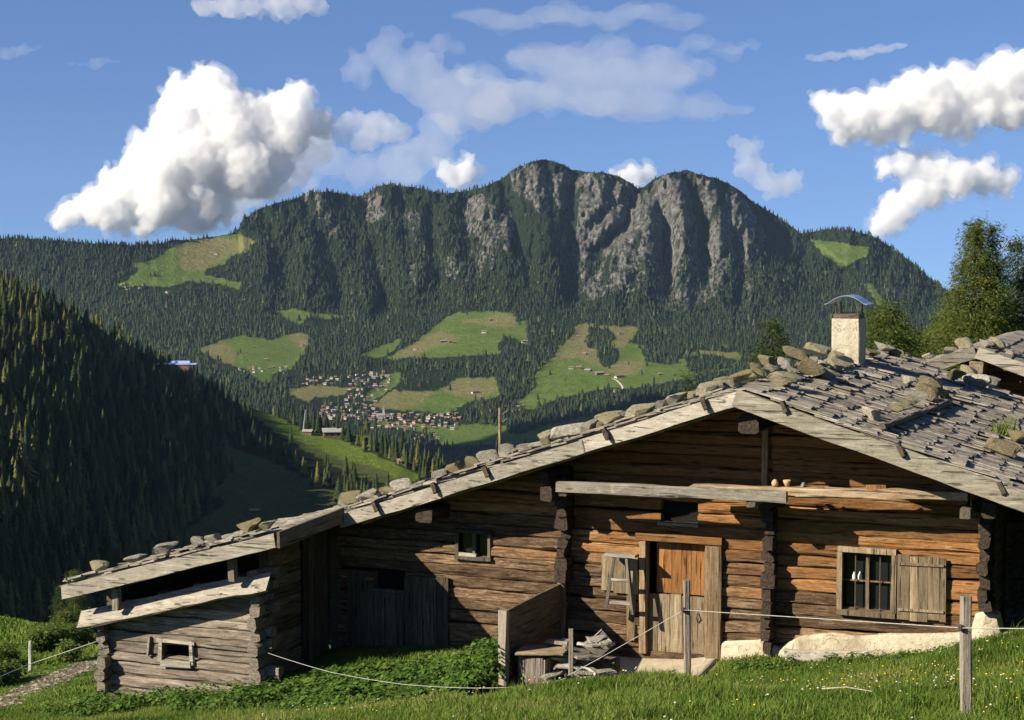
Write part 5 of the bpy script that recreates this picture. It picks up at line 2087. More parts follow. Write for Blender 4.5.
# trestle stool hanging on the plank panel
st0, st1 = Fp(606, 555, -.3)[0], Fp(637, 555, -.3)[0]
zt_ = Fp(621, 555, -.3)[1]
zl = Fp(621, 611, -.3)[1]
tc = (st0 + st1) / 2
sc_ = W(tc, -.25, zl)
stl = tag(empty('wooden_trestle', sc_, RZ), 'narrow wooden trestle with two rungs hanging beside the door', 'trestle')
Hs = zt_ - zl
b = MB()
b.beam((-(st1 - st0) / 2, -.05, Hs), ((st1 - st0) / 2, -.05, Hs), .2, .045, jit=.005, sq=.9)
b.build('top_board', M['board'], stl)
for s in (-1, 1):
    b = MB()
    b.beam((s * .11, -.1, Hs - .02), (s * .23, -.14, -.02 if s > 0 else .06), .055, .055, jit=.004)
    b.build('leg', M['greyup'], stl)
for zz_, w_ in ((Hs * .56, .15), (Hs * .16, .2)):
    b = MB()
    b.beam((-w_, -.12, zz_), (w_, -.12, zz_), .045, .05, jit=.004)
    b.build('rung', M['board'], stl)
b = MB()
b.tube([(0, .18, Hs - .04), (0, -.02, Hs - .03)], .02, 5)
b.build('hook', M['rust'], stl)

# pale concrete apron before the door
gx_, gy_ = np.meshgrid(np.linspace(-2.75, -.72, 26), np.linspace(-2.0, -.02, 26))
wp_ = F0[None, None] + gx_[..., None] * U2 + gy_[..., None] * V2
zz_ = ground_z(wp_[..., 0], wp_[..., 1], False) + .075 + .02 * fbm(gx_ * 3, gy_ * 3, 3, 4)
zz_[0] -= .3
zz_[:, 0] -= .3
zz_[:, -1] -= .3
tag(link('doorstep', np_mesh('doorstep', np.concatenate([wp_, zz_[..., None]], -1).reshape(-1, 3), grid_faces(26, 26), M['concrete'], None, True)), kind='structure')

# plank lying along the foundation
pa, pb = W(Fp(786, 655, -.3)[0], -.32, Fp(786, 654, -.3)[1]), W(Fp(900, 657, -.3)[0], -.32, Fp(900, 656, -.3)[1])
b = MB()
b.beam((0, 0, 0), pb - pa, .12, .17, jit=.014, sq=.8, wav=.02)
tag(b.build('ground_beam', M['board'], None, False, pa), 'weathered grey beam lying along the whitewashed foundation', 'beam')

# bits standing on the shelf beam
SZ = Fp(800, 489, -.6)[1]


def onshelf(px, h):
    t, z = Fp(px, 488, -.6)
    p = W(t, -.6, 0)
    p.z = SZ + .03
    return p


def lathe(b, prof, n=12, c=(0, 0, 0)):
    vs = []
    for r, z in prof:
        for k in range(n):
            a = 2 * math.pi * k / n
            vs.append((c[0] + r * math.cos(a), c[1] + r * math.sin(a), c[2] + z))
    fs = []
    for i in range(len(prof) - 1):
        for k in range(n):
            a, bb = i * n + k, i * n + (k + 1) % n
            fs.append((a, bb, bb + n, a + n))
    fs.append(tuple(range(n - 1, -1, -1)))
    fs.append(tuple((len(prof) - 1) * n + k for k in range(n)))
    b.add(vs, fs)


b = MB()
lathe(b, [(.03, 0), (.05, .05), (.065, .09), (.055, .10), (.04, .05)])
tag(b.build('clay_bowl', M['clay'], None, True, onshelf(787, 0)), 'small clay bowl standing on the shelf beam under the gable', 'bowl')
b = MB()
lathe(b, [(.05, 0), (.055, .05), (.035, .085), (.015, .1)])
tag(b.build('clay_pot', M['clay'], None, True, onshelf(775, 0)), 'dark rounded clay pot left of the bowl on the shelf', 'pot')
for px, w_, h_, mt, lab in [(803, .11, .08, 'stone_p', 'white stone in the middle of the shelf beam'), (821, .13, .04, 'stone_g', 'flat grey stone on the shelf beam')]:
    o = link('shelf_stone', stone_mesh(int(px), mt), None, onshelf(px, 0) + Vector((0, 0, h_ * .4)), (0, 0, .4), (w_ * .6, w_ * .45, h_ * .6))
    tag(o, lab, 'stone')
b = MB()
b.beam((-.14, 0, .05), (.14, 0, .04), .1, .09, jit=.008)
tag(b.build('wood_block', M['doorwood'], None, False, onshelf(876, 0)), 'orange wood block at the right part of the shelf', 'wood block')
# bottles inside the barred window
for px, lab in ((854, 'left white bottle behind the barred window'), (860, 'right white bottle behind the barred window')):
    t, z = Fp(px, 580, .09)
    b = MB()
    lathe(b, [(.03, 0), (.035, .02), (.035, .08), (.015, .11), (.015, .13)])
    o = b.build('white_bottle', M['white'], None, True, W(t, .09, z))
    tag(o, lab, 'bottle')
# strap and hooks hanging under the right end of the shelf
t, z = Fp(971, 500, -.7)
b = MB()
b.tube([(0, 0, .12), (0, 0, -.05), (.015, 0, -.16)], .012, 5)
b.box((.02, 0, -.2), (.05, .02, .1), jit=.01)
tag(b.build('hanging_strap', M['greyup'], None, False, W(t, -.7, z)), 'short pale strap hanging from the right shelf end', 'strap')

# ---- fence posts and wires
POSTS = [(966, 725, 596, 16.0, .095, 'greyup', 'thick round fence post in front of the window side'), (688, 677, 580, 21.5, .085, 'greyup', 'leaning mossy fence post in front of the door'),
         (571, 694, 629, 23.2, .065, 'greyup', 'short thin fence post before the slab heap'), (30, 672, 641, 50.0, .075, 'whitepost', 'thin white fence post on the far left slope')]
tops = []
for px, yb, yt, Yp, dm, mt, lab in POSTS:
    p0, p1 = atY(px, yb, Yp), atY(px + (-1.5 if px == 688 else 0), yt, Yp)
    g = gz(p0[0], p0[1])
    r = tag(empty('fence_post', (p0[0], p0[1], g)), lab, 'fence post')
    b = MB()
    b.beam((0, 0, -.3), (p1[0] - p0[0], 0, p1[2] - g), dm, dm, seg=6, jit=.004, up=(0, 1, 0), sq=.72, taper=.92)
    b.build('post', M[mt], r)
    tops.append((r, p1))
M['ins'] = mat_simple('insulator_plastic', (.04, .035, .03), (.06, .05, .045), 20, .5, .4, 0)
for (r, p1), py, px in ((tops[0], 628, 966), (tops[1], 610, 688), (tops[2], 676, 571)):
    Yp = r.location.y
    q = atY(px - 4, py, Yp - .06)
    b = MB()
    b.tube([(q[0] - r.location.x + .06, .02, q[2] - r.location.z), (q[0] - r.location.x, -.05, q[2] - r.location.z)], .012, 6)
    lathe(b, [(.01, -.03), (.025, -.02), (.025, .02), (.01, .03)], 8, (q[0] - r.location.x - .01, -.05, q[2] - r.location.z))
    b.build('insulator', M['ins'], r)


def wire(pts, label, sag=0, r=.0045):
    pts = [Vector(p) for p in pts]
    out = []
    for a, c in zip(pts[:-1], pts[1:]):
        for k in range(8):
            s = k / 8
            q = a.lerp(c, s)
            q.z -= sag * 4 * s * (1 - s)
            out.append(q)
    out.append(pts[-1])
    b = MB()
    o0 = out[0]
    b.tube([p - o0 for p in out], r, 5)
    return tag(b.build('fence_wire', M['wire'], None, True, o0), label, 'wire')


wire([atY(684, 610, 21.44), atY(962, 628, 15.94)], 'pale fence wire running from the door post to the thick right post')
wire([atY(962, 628, 15.94), atY(1060, 629, 14.6)], 'fence wire leaving the picture right of the thick post')
wire([atY(684, 610, 21.44), atY(602, 657, 22.8), atY(567, 676, 23.14)], 'slanting fence wire from the door post down to the short thin post')
wc = [Fp(268, 653, -2.45), Fp(330, 671, -2.7)]
wire([W(Fp(268, 653, -2.45)[0], -2.45, Fp(268, 653, -2.45)[1]), atY(330, 672, 26.2), atY(400, 684, 25.4), atY(470, 688, 24.6), atY(530, 686, 23.9), atY(567, 678, 23.14)], 'sagging white fence wire from the wing corner to the short thin post', .01)
wire([W(Fp(98, 641, -2.4)[0], -2.42, Fp(98, 641, -2.4)[1]), atY(30, 664, 31), atY(-10, 681, 29)], 'greenish fence wire on the slope left of the wing', .0, .006)

# ---- utility pole behind the roof
p0 = atY(500, 408, 70.0)
pb_ = atY(500, 470, 70.0)
up_ = tag(empty('utility_pole', pb_), 'weathered wooden utility pole with a brace rising behind the roof', 'pole')
hh = p0[2] - pb_[2]
b = MB()
b.tube([(0, 0, -6), (0, 0, hh)], [.075, .06], 8)
b.build('shaft', M['upright'], up_)
b = MB()
b.tube([(-1.1, 0, -6), (-.08, 0, hh * .55)], [.03, .03], 6)
b.build('brace', M['darkwood'], up_)
b = MB()
for dz in (0, -.3):
    b.tube([(.1, -.05, hh - .25 + dz), (.3, -.05, hh - .1 + dz)], .03, 6)
b.build('insulator_arm', M['ins'], up_)

# ================================================================== PLANTS NEAR THE HUT


def proj(p):
    q = p
    xr = q[..., 0]
    dep = q @ FW
    return 512 + FPX * xr / dep, 360 - FPX * (q @ UP) / dep


M['grass'] = mat_leaf('grass_green', [(0, (.058, .108, .014)), (.45, (.115, .185, .026)), (.8, (.185, .24, .045)), (1, (.30, .26, .10))], .42)


def footprint(x, y):
    t = (x - F0[0]) * U2[0] + (y - F0[1]) * U2[1]
    q = (x - F0[0]) * V2[0] + (y - F0[1]) * V2[1]
    return ((t > TL - .1) & (t < 3.5) & (q > -.06)) | ((t > LT0) & (t < LT1 + .1) & (q > DL - .05)) | ((t > 3.4) & (q > .9))


def blades(n, x0, x1, y0, y1, h0, h1, w0, w1, seed, keep):
    rg = np.random.default_rng(seed)
    x = rg.uniform(x0, x1, n)
    y = rg.uniform(y0, y1, n)
    z = ground_z(x, y)
    P = np.stack([x, y, z], -1)
    px, py = proj(P)
    ok = (px > -170) & (px < 1200) & (py < 760) & (py > 560) & keep(x, y, px, py) & ~footprint(x, y)
    ok &= rg.random(n) > bare(x, y) * .93
    P, px, py = P[ok], px[ok], py[ok]
    m = len(P)
    tuft = vnoise(P[:, 0] * 1.9, P[:, 1] * 1.9, 66)
    h = rg.uniform(h0, h1, m) * (.45 + 1.1 * tuft)
    h *= np.clip((seg_dist(P[:, 0], P[:, 1], PATH) - .3) / 2.5, .2, 1)
    wd = rg.uniform(w0, w1, m)
    a = rg.random(m) * 6.283
    lean = rg.uniform(.1, .75, m) * h
    la = rg.random(m) * 6.283
    dx, dy = np.cos(a) * wd / 2, np.sin(a) * wd / 2
    A = P + np.stack([dx, dy, -.02 * np.ones(m)], -1)
    B = P + np.stack([-dx, -dy, -.02 * np.ones(m)], -1)
    mid = P + np.stack([np.cos(la) * lean * .3, np.sin(la) * lean * .3, h * .6], -1)
    C = mid + np.stack([-dx * .8, -dy * .8, 0 * h], -1)
    D_ = mid + np.stack([dx * .8, dy * .8, 0 * h], -1)
    T = P + np.stack([np.cos(la) * lean, np.sin(la) * lean, h], -1)
    V = np.stack([A, B, C, D_, T], 1).reshape(-1, 3)
    o = np.arange(m)[:, None, None] * 5
    F = (np.array([[0, 1, 2], [0, 2, 3], [3, 2, 4]])[None] + o).reshape(-1, 3)
    r = np.clip(.45 + 1.5 * fbm(P[:, 0] / 1.4, P[:, 1] / 1.4, 4, 8) + rg.normal(0, .17, m), 0, .95)
    dry = rg.random(m) < .03 + .1 * (vnoise(P[:, 0] / .8, P[:, 1] / .8, 19) > .78)
    r[dry] = 1
    return V, F, np.repeat(r, 3)


parts = [blades(560000, -12, 11.5, 13, 30, .035, .115, .008, .016, 1, lambda x, y, px, py: y < 30),
         blades(20000, -12, 11.5, 13, 30, .12, .27, .005, .009, 9, lambda x, y, px, py: (y < 30) & (vnoise(x / .7, y / .7, 37) > .62)),
         blades(120000, -20, 12, 30, 46, .06, .17, .02, .04, 2, lambda x, y, px, py: px < 130),
         blades(60000, -35, -2, 46, 105, .08, .2, .05, .1, 3, lambda x, y, px, py: px < 130)]
VV, FF, RR, off = [], [], [], 0
for V_, F_, r_ in parts:
    VV.append(V_)
    FF.append(F_ + off)
    RR.append(r_)
    off += len(V_)
    print('blades', len(V_) // 5)
tag(link('grass', np_mesh('grass', np.concatenate(VV), np.concatenate(FF), M['grass'], np.concatenate(RR))), 'rough green meadow grass in front of the hut', 'grass', kind='stuff')

# stones and clods on the scraped path
rg = np.random.default_rng(99)
x, y = rg.uniform(-15, -7, 9000), rg.uniform(30, 53, 9000)
ok = seg_dist(x, y, PATH) + .5 * fbm(x * 1.1, y * .8, 4, 17) < .5
x, y = x[ok], y[ok]
ico = np.array([(1, 0, 0), (0, 1, 0), (-1, 0, 0), (0, -1, 0), (0, 0, .6), (0, 0, -.6), (.6, .6, .4), (-.5, .6, .35)], float)
icf = np.array([(0, 6, 4), (6, 1, 4), (1, 7, 4), (7, 2, 4), (2, 3, 4), (3, 0, 4), (0, 6, 5), (6, 1, 5), (1, 7, 5), (7, 2, 5), (2, 3, 5), (3, 0, 5)])
s = rg.uniform(.015, .075, len(x))
vv, ff, rr = stamp([(ico, icf)], np.stack([x, y, ground_z(x, y)], -1), s, s, np.zeros(len(x), int), rg.random(len(x)))
M['clod'] = mat_leaf('path_clods', [(0, (.07, .052, .036)), (.6, (.2, .165, .12)), (1, (.40, .36, .29))], None)
tag(link('path_rubble', np_mesh('path_rubble', vv, ff, M['clod'], rr)), 'stones and earth clods on the scraped path left of the wing', 'rubble', kind='stuff')

# flowers
rg = np.random.default_rng(12)
x = rg.uniform(-3, 8, 1300)
y = rg.uniform(14, 28, 1300)
den = vnoise(x * .9, y * .9, 44)
ok = (den > .55) & ~footprint(x, y) & (bare(x, y) < .3)
x, y = x[ok], y[ok]
z = ground_z(x, y) + rg.uniform(.08, .2, len(x))
oct_v = np.array([(1, 0, 0), (0, 1, 0), (-1, 0, 0), (0, -1, 0), (0, 0, .5), (0, 0, -.5)], float)
oct_f = np.array([(0, 1, 4), (1, 2, 4), (2, 3, 4), (3, 0, 4), (1, 0, 5), (2, 1, 5), (3, 2, 5), (0, 3, 5)])
s = rg.uniform(.008, .02, len(x))
vv, ff, rr = stamp([(oct_v, oct_f)], np.stack([x, y, z], -1), s, s, np.zeros(len(x), int), (rg.random(len(x)) < .45).astype(float))
M['flower'] = mat_leaf('wildflower', [(0, (.62, .60, .5)), (.5, (.62, .6, .5)), (.51, (.75, .55, .03)), (1, (.75, .55, .03))], .2)
tag(link('wildflowers', np_mesh('wildflowers', vv, ff, M['flower'], rr)), 'tiny white and yellow wildflowers scattered in the meadow', 'flowers', kind='stuff')

M['nettle'] = mat_leaf('weed_leaf_green', [(0, (.045, .095, .017)), (.5, (.095, .175, .030)), (1, (.155, .235, .05))], .4)
M['bushleaf'] = mat_leaf('bush_leaf_green', [(0, (.045, .085, .016)), (.5, (.10, .155, .028)), (1, (.18, .22, .05))], .4)


def leafy(base, hts, nleaf, lsize, seed, spread=.16):
    """weeds: every plant a stem with leaves set around it"""
    rg = np.random.default_rng(seed)
    n = len(base)
    tot = n * nleaf
    b_ = np.repeat(base, nleaf, 0)
    hh_ = np.repeat(hts, nleaf)
    k = rg.uniform(.15, 1, tot) ** .7
    a = rg.random(tot) * 6.283
    sp_ = spread * (1.15 - .5 * k) * rg.uniform(.3, 1, tot)
    sway = np.repeat(rg.normal(0, .10, (n, 2)), nleaf, 0) * (k * hh_)[:, None]
    c = b_ + np.stack([np.cos(a) * sp_ + sway[:, 0], np.sin(a) * sp_ + sway[:, 1], k * hh_], -1)
    Ls = lsize * rg.uniform(.6, 1.3, tot)
    dirv = np.stack([np.cos(a), np.sin(a), rg.uniform(-.75, .25, tot)], -1)
    dirv /= np.linalg.norm(dirv, axis=1)[:, None]
    side = np.cross(dirv, np.array([0, 0, 1.]))
    side /= np.linalg.norm(side, axis=1)[:, None] + 1e-9
    side += rg.normal(0, .3, side.shape)
    A = c
    B = c + dirv * (Ls * .45)[:, None] + side * (Ls * .33)[:, None]
    C = c + dirv * Ls[:, None] + np.array([0, 0, -.15]) * Ls[:, None]
    D_ = c + dirv * (Ls * .45)[:, None] - side * (Ls * .33)[:, None]
    V = np.stack([A, B, C, D_], 1).reshape(-1, 3)
    F = (np.array([[0, 1, 2], [0, 2, 3]])[None] + np.arange(tot)[:, None, None] * 4).reshape(-1, 3)
    r = np.clip(np.repeat(rg.normal(.45, .16, n), nleaf) + rg.normal(0, .15, tot), 0, 1)
    return V, F, np.repeat(r, 2)


rg = np.random.default_rng(31)
bp, ht = [], []
while len(bp) < 1250:
    t, d = rg.uniform(-8.6, -3.55), rg.uniform(-3.9, -1.7)
    if t < LT1 + .15 and d > DL - .35:
        continue
    p = W(t, d, 0)
    hgt = np.interp(t, [-8.6, -7.2, -6, -4.9, -4.0, -3.5], [.14, .2, .34, .5, .85, 1.05]) * np.interp(d, [-3.9, -2.8, -1.7], [.35, .85, 1.0])
    if vnoise(t * 1.4, d * 1.4, 13) < .25:
        continue
    bp.append((p.x, p.y, gz(p.x, p.y)))
    ht.append(hgt * rg.uniform(.55, 1.12))
v1 = leafy(np.array(bp), np.array(ht), 26, .085, 5)
bp2, ht2 = [], []
while len(bp2) < 420:
    px = rg.uniform(108, 300)
    t, d = rg.uniform(LT0 - .3, -7.2), rg.uniform(-3.7, DL - .3)
    p = W(t, d, 0)
    if vnoise(t * 1.4, d * 1.4, 23) < .35:
        continue
    bp2.append((p.x, p.y, gz(p.x, p.y)))
    ht2.append(rg.uniform(.14, .36))
v1b = leafy(np.array(bp)[::2] + np.array([.05, .03, 0]), np.array(ht)[::2] * .8, 14, .15, 55, .2)
v2 = leafy(np.array(bp2), np.array(ht2), 18, .075, 6)
# tufts along the foundation on the right
bp3, ht3 = [], []
while len(bp3) < 260:
    t, d = rg.uniform(-.4, 3.9), rg.uniform(-.9, -.3)
    p = W(t, d, 0)
    if vnoise(t * 2.2, d, 53) < .45:
        continue
    bp3.append((p.x, p.y, gz(p.x, p.y)))
    ht3.append(rg.uniform(.05, .15))
v3 = leafy(np.array(bp3), np.array(ht3), 12, .05, 7, .08)
v1 = (np.concatenate([v1[0], v1b[0]]), np.concatenate([v1[1], v1b[1] + len(v1[0])]), np.concatenate([v1[2], v1b[2] * .8]))
o1, o2 = len(v1[0]), len(v1[0]) + len(v2[0])
tag(link('weeds', np_mesh('weeds', np.concatenate([v1[0], v2[0], v3[0]]), np.concatenate([v1[1], v2[1] + o1, v3[1] + o2]), M['nettle'], np.concatenate([v1[2], v2[2], v3[2]]))), 'dense green nettles and weeds along the hut wall', 'weeds', kind='stuff')
# brush on the left slope
bp, ht = [], []
while len(bp) < 2600:
    x, y = rg.uniform(-20, -4, 1)[0], rg.uniform(30, 74, 1)[0]
    p = np.array([x, y, gz(x, y)])
    px, py = proj(p)
    up_edge = np.interp(px, [-20, 30, 45, 120], [664, 655, 644, 640])
    lo_edge = np.interp(px, [0, 30, 60, 100], [700, 682, 666, 650])
    if not (-20 < px < 125 and up_edge < py < lo_edge) or vnoise(x * .55, y * .3, 63) < .42 or seg_dist(np.array([x]), np.array([y]), PATH)[0] < 1.3 or (abs(px - 30) < 7 and y < 51):
        continue
    bp.append(p)
    ht.append(rg.uniform(.2, .7) * np.interp(y, [30, 60], [.55, 1.2]))
v1 = leafy(np.array(bp), np.array(ht), 26, .10, 8, .30)
tag(link('brush', np_mesh('brush', v1[0], v1[1], M['bushleaf'], v1[2])), 'leafy green brush covering the slope left of the wing', 'undergrowth', kind='stuff')
# grass tuft growing on the roof
rg = np.random.default_rng(77)
c = on_right(1003, 434, .06)
n = 160
a = rg.random(n) * 6.283
ln = rg.uniform(.12, .34, n)
x, y = rg.normal(0, .1, n), rg.normal(0, .08, n)
B0 = np.stack([x, y, 0 * x], -1)
T = B0 + np.stack([np.cos(a) * ln * .5, np.sin(a) * ln * .5, ln], -1)
dv = np.stack([-np.sin(a), np.cos(a), 0 * a], -1) * .008
V = np.stack([B0 - dv, B0 + dv, T], 1).reshape(-1, 3)
tag(link('roof_grass_tuft', np_mesh('roof_grass_tuft', V, np.arange(n * 3).reshape(-1, 3), M['grass'], rg.uniform(.4, .95, n)), None, c), 'bright green grass tuft growing on the right roof', 'grass tuft')
# fallen stick in the meadow
a_, c_ = atY(822, 684, 18.2), atY(872, 692, 17.4)
a_[2], c_[2] = gz(a_[0], a_[1]) + .09, gz(c_[0], c_[1]) + .09
b = MB()
b.tube([(0, 0, 0), Vector(c_ - a_) * .5 + Vector((0, 0, .03)), Vector(c_ - a_)], [.007, .006, .004], 5)
tag(b.build('dry_stick', M['board'], None, False, a_), 'thin dry stick lying in the meadow grass', 'stick')

# ------------------------------------------------------------------ trees behind the roofs
M['bark'] = mat_simple('tree_bark', (.05, .038, .028), (.14, .11, .085), 4, .95, .05, .5, .05)
M['larch'] = mat_leaf('larch_needles', [(0, (.06, .09, .018)), (.5, (.125, .155, .032)), (1, (.23, .235, .06))], .5)
M['dspruce'] = mat_leaf('spruce_needles', [(0, (.022, .042, .014)), (.55, (.05, .075, .021)), (1, (.10, .115, .034))], .35)
M['ytree'] = mat_leaf('young_tree_needles', [(0, (.05, .08, .017)), (.5, (.105, .135, .028)), (1, (.18, .20, .045))], .45)


def conifer(name, loc, H, R, mat, label, seed, whorls=26, per=6, tufts=16, lsz=.3, droop=.25, base=.06, power=.75, irr=.3, open_=0.0, group=None, up_tip=.0):
    rg = np.random.default_rng(seed)
    r_ = tag(empty(name, loc), label, 'tree', group)
    b = MB()
    lean = rg.normal(0, .012, 2) * H
    pts = [(lean[0] * k ** 2, lean[1] * k ** 2, H * k * .985) for k in np.linspace(0, 1, 9)]
    b.tube([(0, 0, -1.5)] + pts, [.022 * H] + [max(.012, .020 * H * (1 - k) ** .9) for k in np.linspace(0, 1, 9)], 8)
    V, F, Rr = [], [], []
    off = 0
    for wv in range(whorls):
        k = base + (1 - base) * (wv + rg.uniform(-.3, .3)) / whorls
        k = min(max(k, base), .985)
        for j in range(per):
            if rg.random() < open_:
                continue
            a = 6.283 * (j + rg.random()) / per + wv * 1.9
            Lb = (R * (1 - k) ** power + .03 * R) * rg.uniform(1 - irr, 1 + irr)
            z0 = k * H
            o0 = np.array([lean[0] * k * k, lean[1] * k * k, z0])
            s = np.linspace(0, 1, 5)
            br = o0[None] + np.stack([np.cos(a) * Lb * s, np.sin(a) * Lb * s, Lb * (up_tip * s * s * s + .12 * s - droop * s * s * 1.6 + .02)], -1)
            if Lb > .35 * R * .4:
                b.tube([tuple(q) for q in br[::2]], [max(.012, .006 * H * (1 - k) * .5 + .01), .012, .006], 3)
            m = max(4, int(tufts * (.35 + Lb / R)))
            ss = rg.uniform(.12, 1.03, m) ** .8
            c = np.stack([np.interp(ss, s, br[:, i]) for i in range(3)], -1)
            side = np.array([-math.sin(a), math.cos(a), 0])
            off_s = rg.normal(0, .24, m) * Lb * (1.1 - ss * .5)
            c = c + side[None] * off_s[:, None] + rg.normal(0, .12, (m, 3)) * (.35 + Lb * .6)
            c[:, 2] -= np.abs(rg.normal(0, .06, m)) * Lb * (1 + droop)
            for q in range(7):
                c = c + rg.normal(0, .35 * lsz, (m, 3))
                ang = a + rg.normal(0, 1.0, m)
                d_ = np.stack([np.cos(ang), np.sin(ang), rg.uniform(-.9, .25, m) - droop], -1)
                d_ /= np.linalg.norm(d_, axis=1)[:, None]
                n_ = np.cross(d_, rg.normal(size=(m, 3)))
                n_ /= np.linalg.norm(n_, axis=1)[:, None] + 1e-9
                Lz = lsz * rg.uniform(.4, .85, m)
                tri = np.stack([c - n_ * (Lz * .12)[:, None], c + n_ * (Lz * .12)[:, None], c + d_ * Lz[:, None]], 1)
                V.append(tri.reshape(-1, 3))
                F.append(np.arange(m * 3).reshape(-1, 3) + off)
                off += m * 3
                Rr.append(np.clip(rg.normal(.45, .2, m), 0, 1))
    b.build('trunk', M['bark'], r_, True)
    link('crown', np_mesh('crown', np.concatenate(V), np.concatenate(F), M[mat], np.concatenate(Rr)), r_)
    return r_


def tree_at(px, ytop, ybase, Y):
    g = atY(px, ybase, Y)
    t = atY(px, ytop, Y)
    return g, t[2] - g[2]


g, H = tree_at(972, 221, 425, 88)
conifer('larch_tree', g, H, 3.1, 'larch', 'tall yellow green larch with a ragged forked top behind the roofs', 1, 30, 8, 30, .30, .2, .08, .9, .38, .1)
g2 = g + np.array([1.15, .6, 0])
conifer('larch_tree', g2, H * .985, 1.9, 'larch', 'second larch stem grown close against the tall forked larch', 8, 30, 6, 18, .28, .2, .12, .85, .5, .24)
g, H = tree_at(886, 302, 420, 82)
conifer('young_larch', g, H, 2.4, 'ytree', 'broad young larch right behind the chimney', 2, 18, 7, 22, .3, .15, .12, .55, .35, .05)
g, H = tree_at(768, 318, 440, 62)
conifer('young_spruce', g, H, 1.35, 'dspruce', 'small dark spruce left of the chimney behind the ridge', 3, 16, 6, 18, .2, .12, .1, .6, .35, .05)
for k, (px, yt, Y, R, mt, lab) in enumerate([
        (1016, 234, 96, 3.0, 'dspruce', 'dark spruce cut by the right picture edge'), (1000, 275, 104, 3.4, 'dspruce', 'dark spruce between the tall larch and the right edge'), (1030, 262, 90, 3.2, 'dspruce', 'dark spruce standing outermost on the right'),
        (985, 292, 110, 3.2, 'dspruce', 'shaded spruce directly behind the tall larch'), (938, 314, 112, 1.9, 'ytree', 'mid green conifer left of the tall larch'), (921, 330, 104, 1.6, 'ytree', 'low green conifer in the gap right of the young larch'),
        (953, 312, 92, 1.6, 'larch', 'bushy light larch at the left foot of the tall larch'), (902, 334, 96, 1.8, 'ytree', 'lowest green shrub tree behind the chimney')]):
    g, H = tree_at(px, yt, 430, Y)
    conifer('spruce_tree' if mt == 'dspruce' else 'larch_tree', g, H, R, mt, lab, 20 + k, 22, 7, 18, .34, .28 if mt == 'dspruce' else .18, .06, .75, .25, .05)
for k, (px, yt, Y, R, lab) in enumerate([(690, 374, 48, .5, 'tiny spruce tip behind the left roof slope near the ridge'), (632, 414, 48, .35, 'tiny green spruce tip behind the middle of the left roof')]):
    g, H = tree_at(px, yt, 470, Y)
    conifer('young_spruce', g, H, R * 1.6, 'dspruce', lab, 40 + k, 12, 6, 12, .14, .12, .05, .7, .3)
for k, (px, yt, yb, Y, R, mt, lab) in enumerate([(67, 612, 650, 66, .75, 'ytree', 'small young conifer on the slope edge left of the wing'), (76, 566, 650, 190, 1.5, 'ytree', 'pale green bushy tree left of the wing roof end'), (62, 582, 650, 180, 1.3, 'dspruce', 'dark bushy tree left of the pale one by the wing roof')]):
    g, H = tree_at(px, yt, yb, Y)
    conifer('young_larch' if mt == 'ytree' else 'young_spruce', g, H, R, mt, lab, 60 + k, 14, 6, 14, .12 * R + .1, .12, .1, .5, .35, .05)

# ================================================================== CLOUDS
CL_Y = 15000.0


def cloud_mat(name, dens, aniso=.2):
    m = bpy.data.materials.new(name)
    m.use_nodes = True
    t = m.node_tree
    t.nodes.clear()
    o = t.nodes.new('ShaderNodeOutputMaterial')
    v = t.nodes.new('ShaderNodeVolumeScatter')
    v.inputs['Color'].default_value = (.990, .986, .978, 1)
    v.inputs['Density'].default_value = dens
    v.inputs['Anisotropy'].default_value = aniso
    t.links.new(v.outputs[0], o.inputs['Volume'])
    m.cycles.homogeneous_volume = True
    return m


M['cumulus'] = cloud_mat('cumulus_vapour', .014)
M['cumulus_soft'] = cloud_mat('thin_cumulus_vapour', .0042)
M['shade_cloud'] = cloud_mat('shade_cloud_vapour', .035)  # for the added shading cloud alone
M['fringe'] = cloud_mat('cloud_fringe_vapour', .0032)
M['wisp'] = cloud_mat('wispy_vapour', .0011)
M['veil'] = cloud_mat('veil_vapour', .0006)
M['sheet'] = cloud_mat('sheet_vapour', .0008)


def fuse(name, me, vox):
    o = bpy.data.objects.new(name, me)
    COL.objects.link(o)
    md = o.modifiers.new('fuse', 'REMESH')
    md.mode = 'VOXEL'
    md.voxel_size = vox
    ev = o.evaluated_get(bpy.context.evaluated_depsgraph_get())
    m2 = bpy.data.meshes.new_from_object(ev)
    o.modifiers.clear()
    o.data = m2
    bpy.data.meshes.remove(me)
    return o, m2


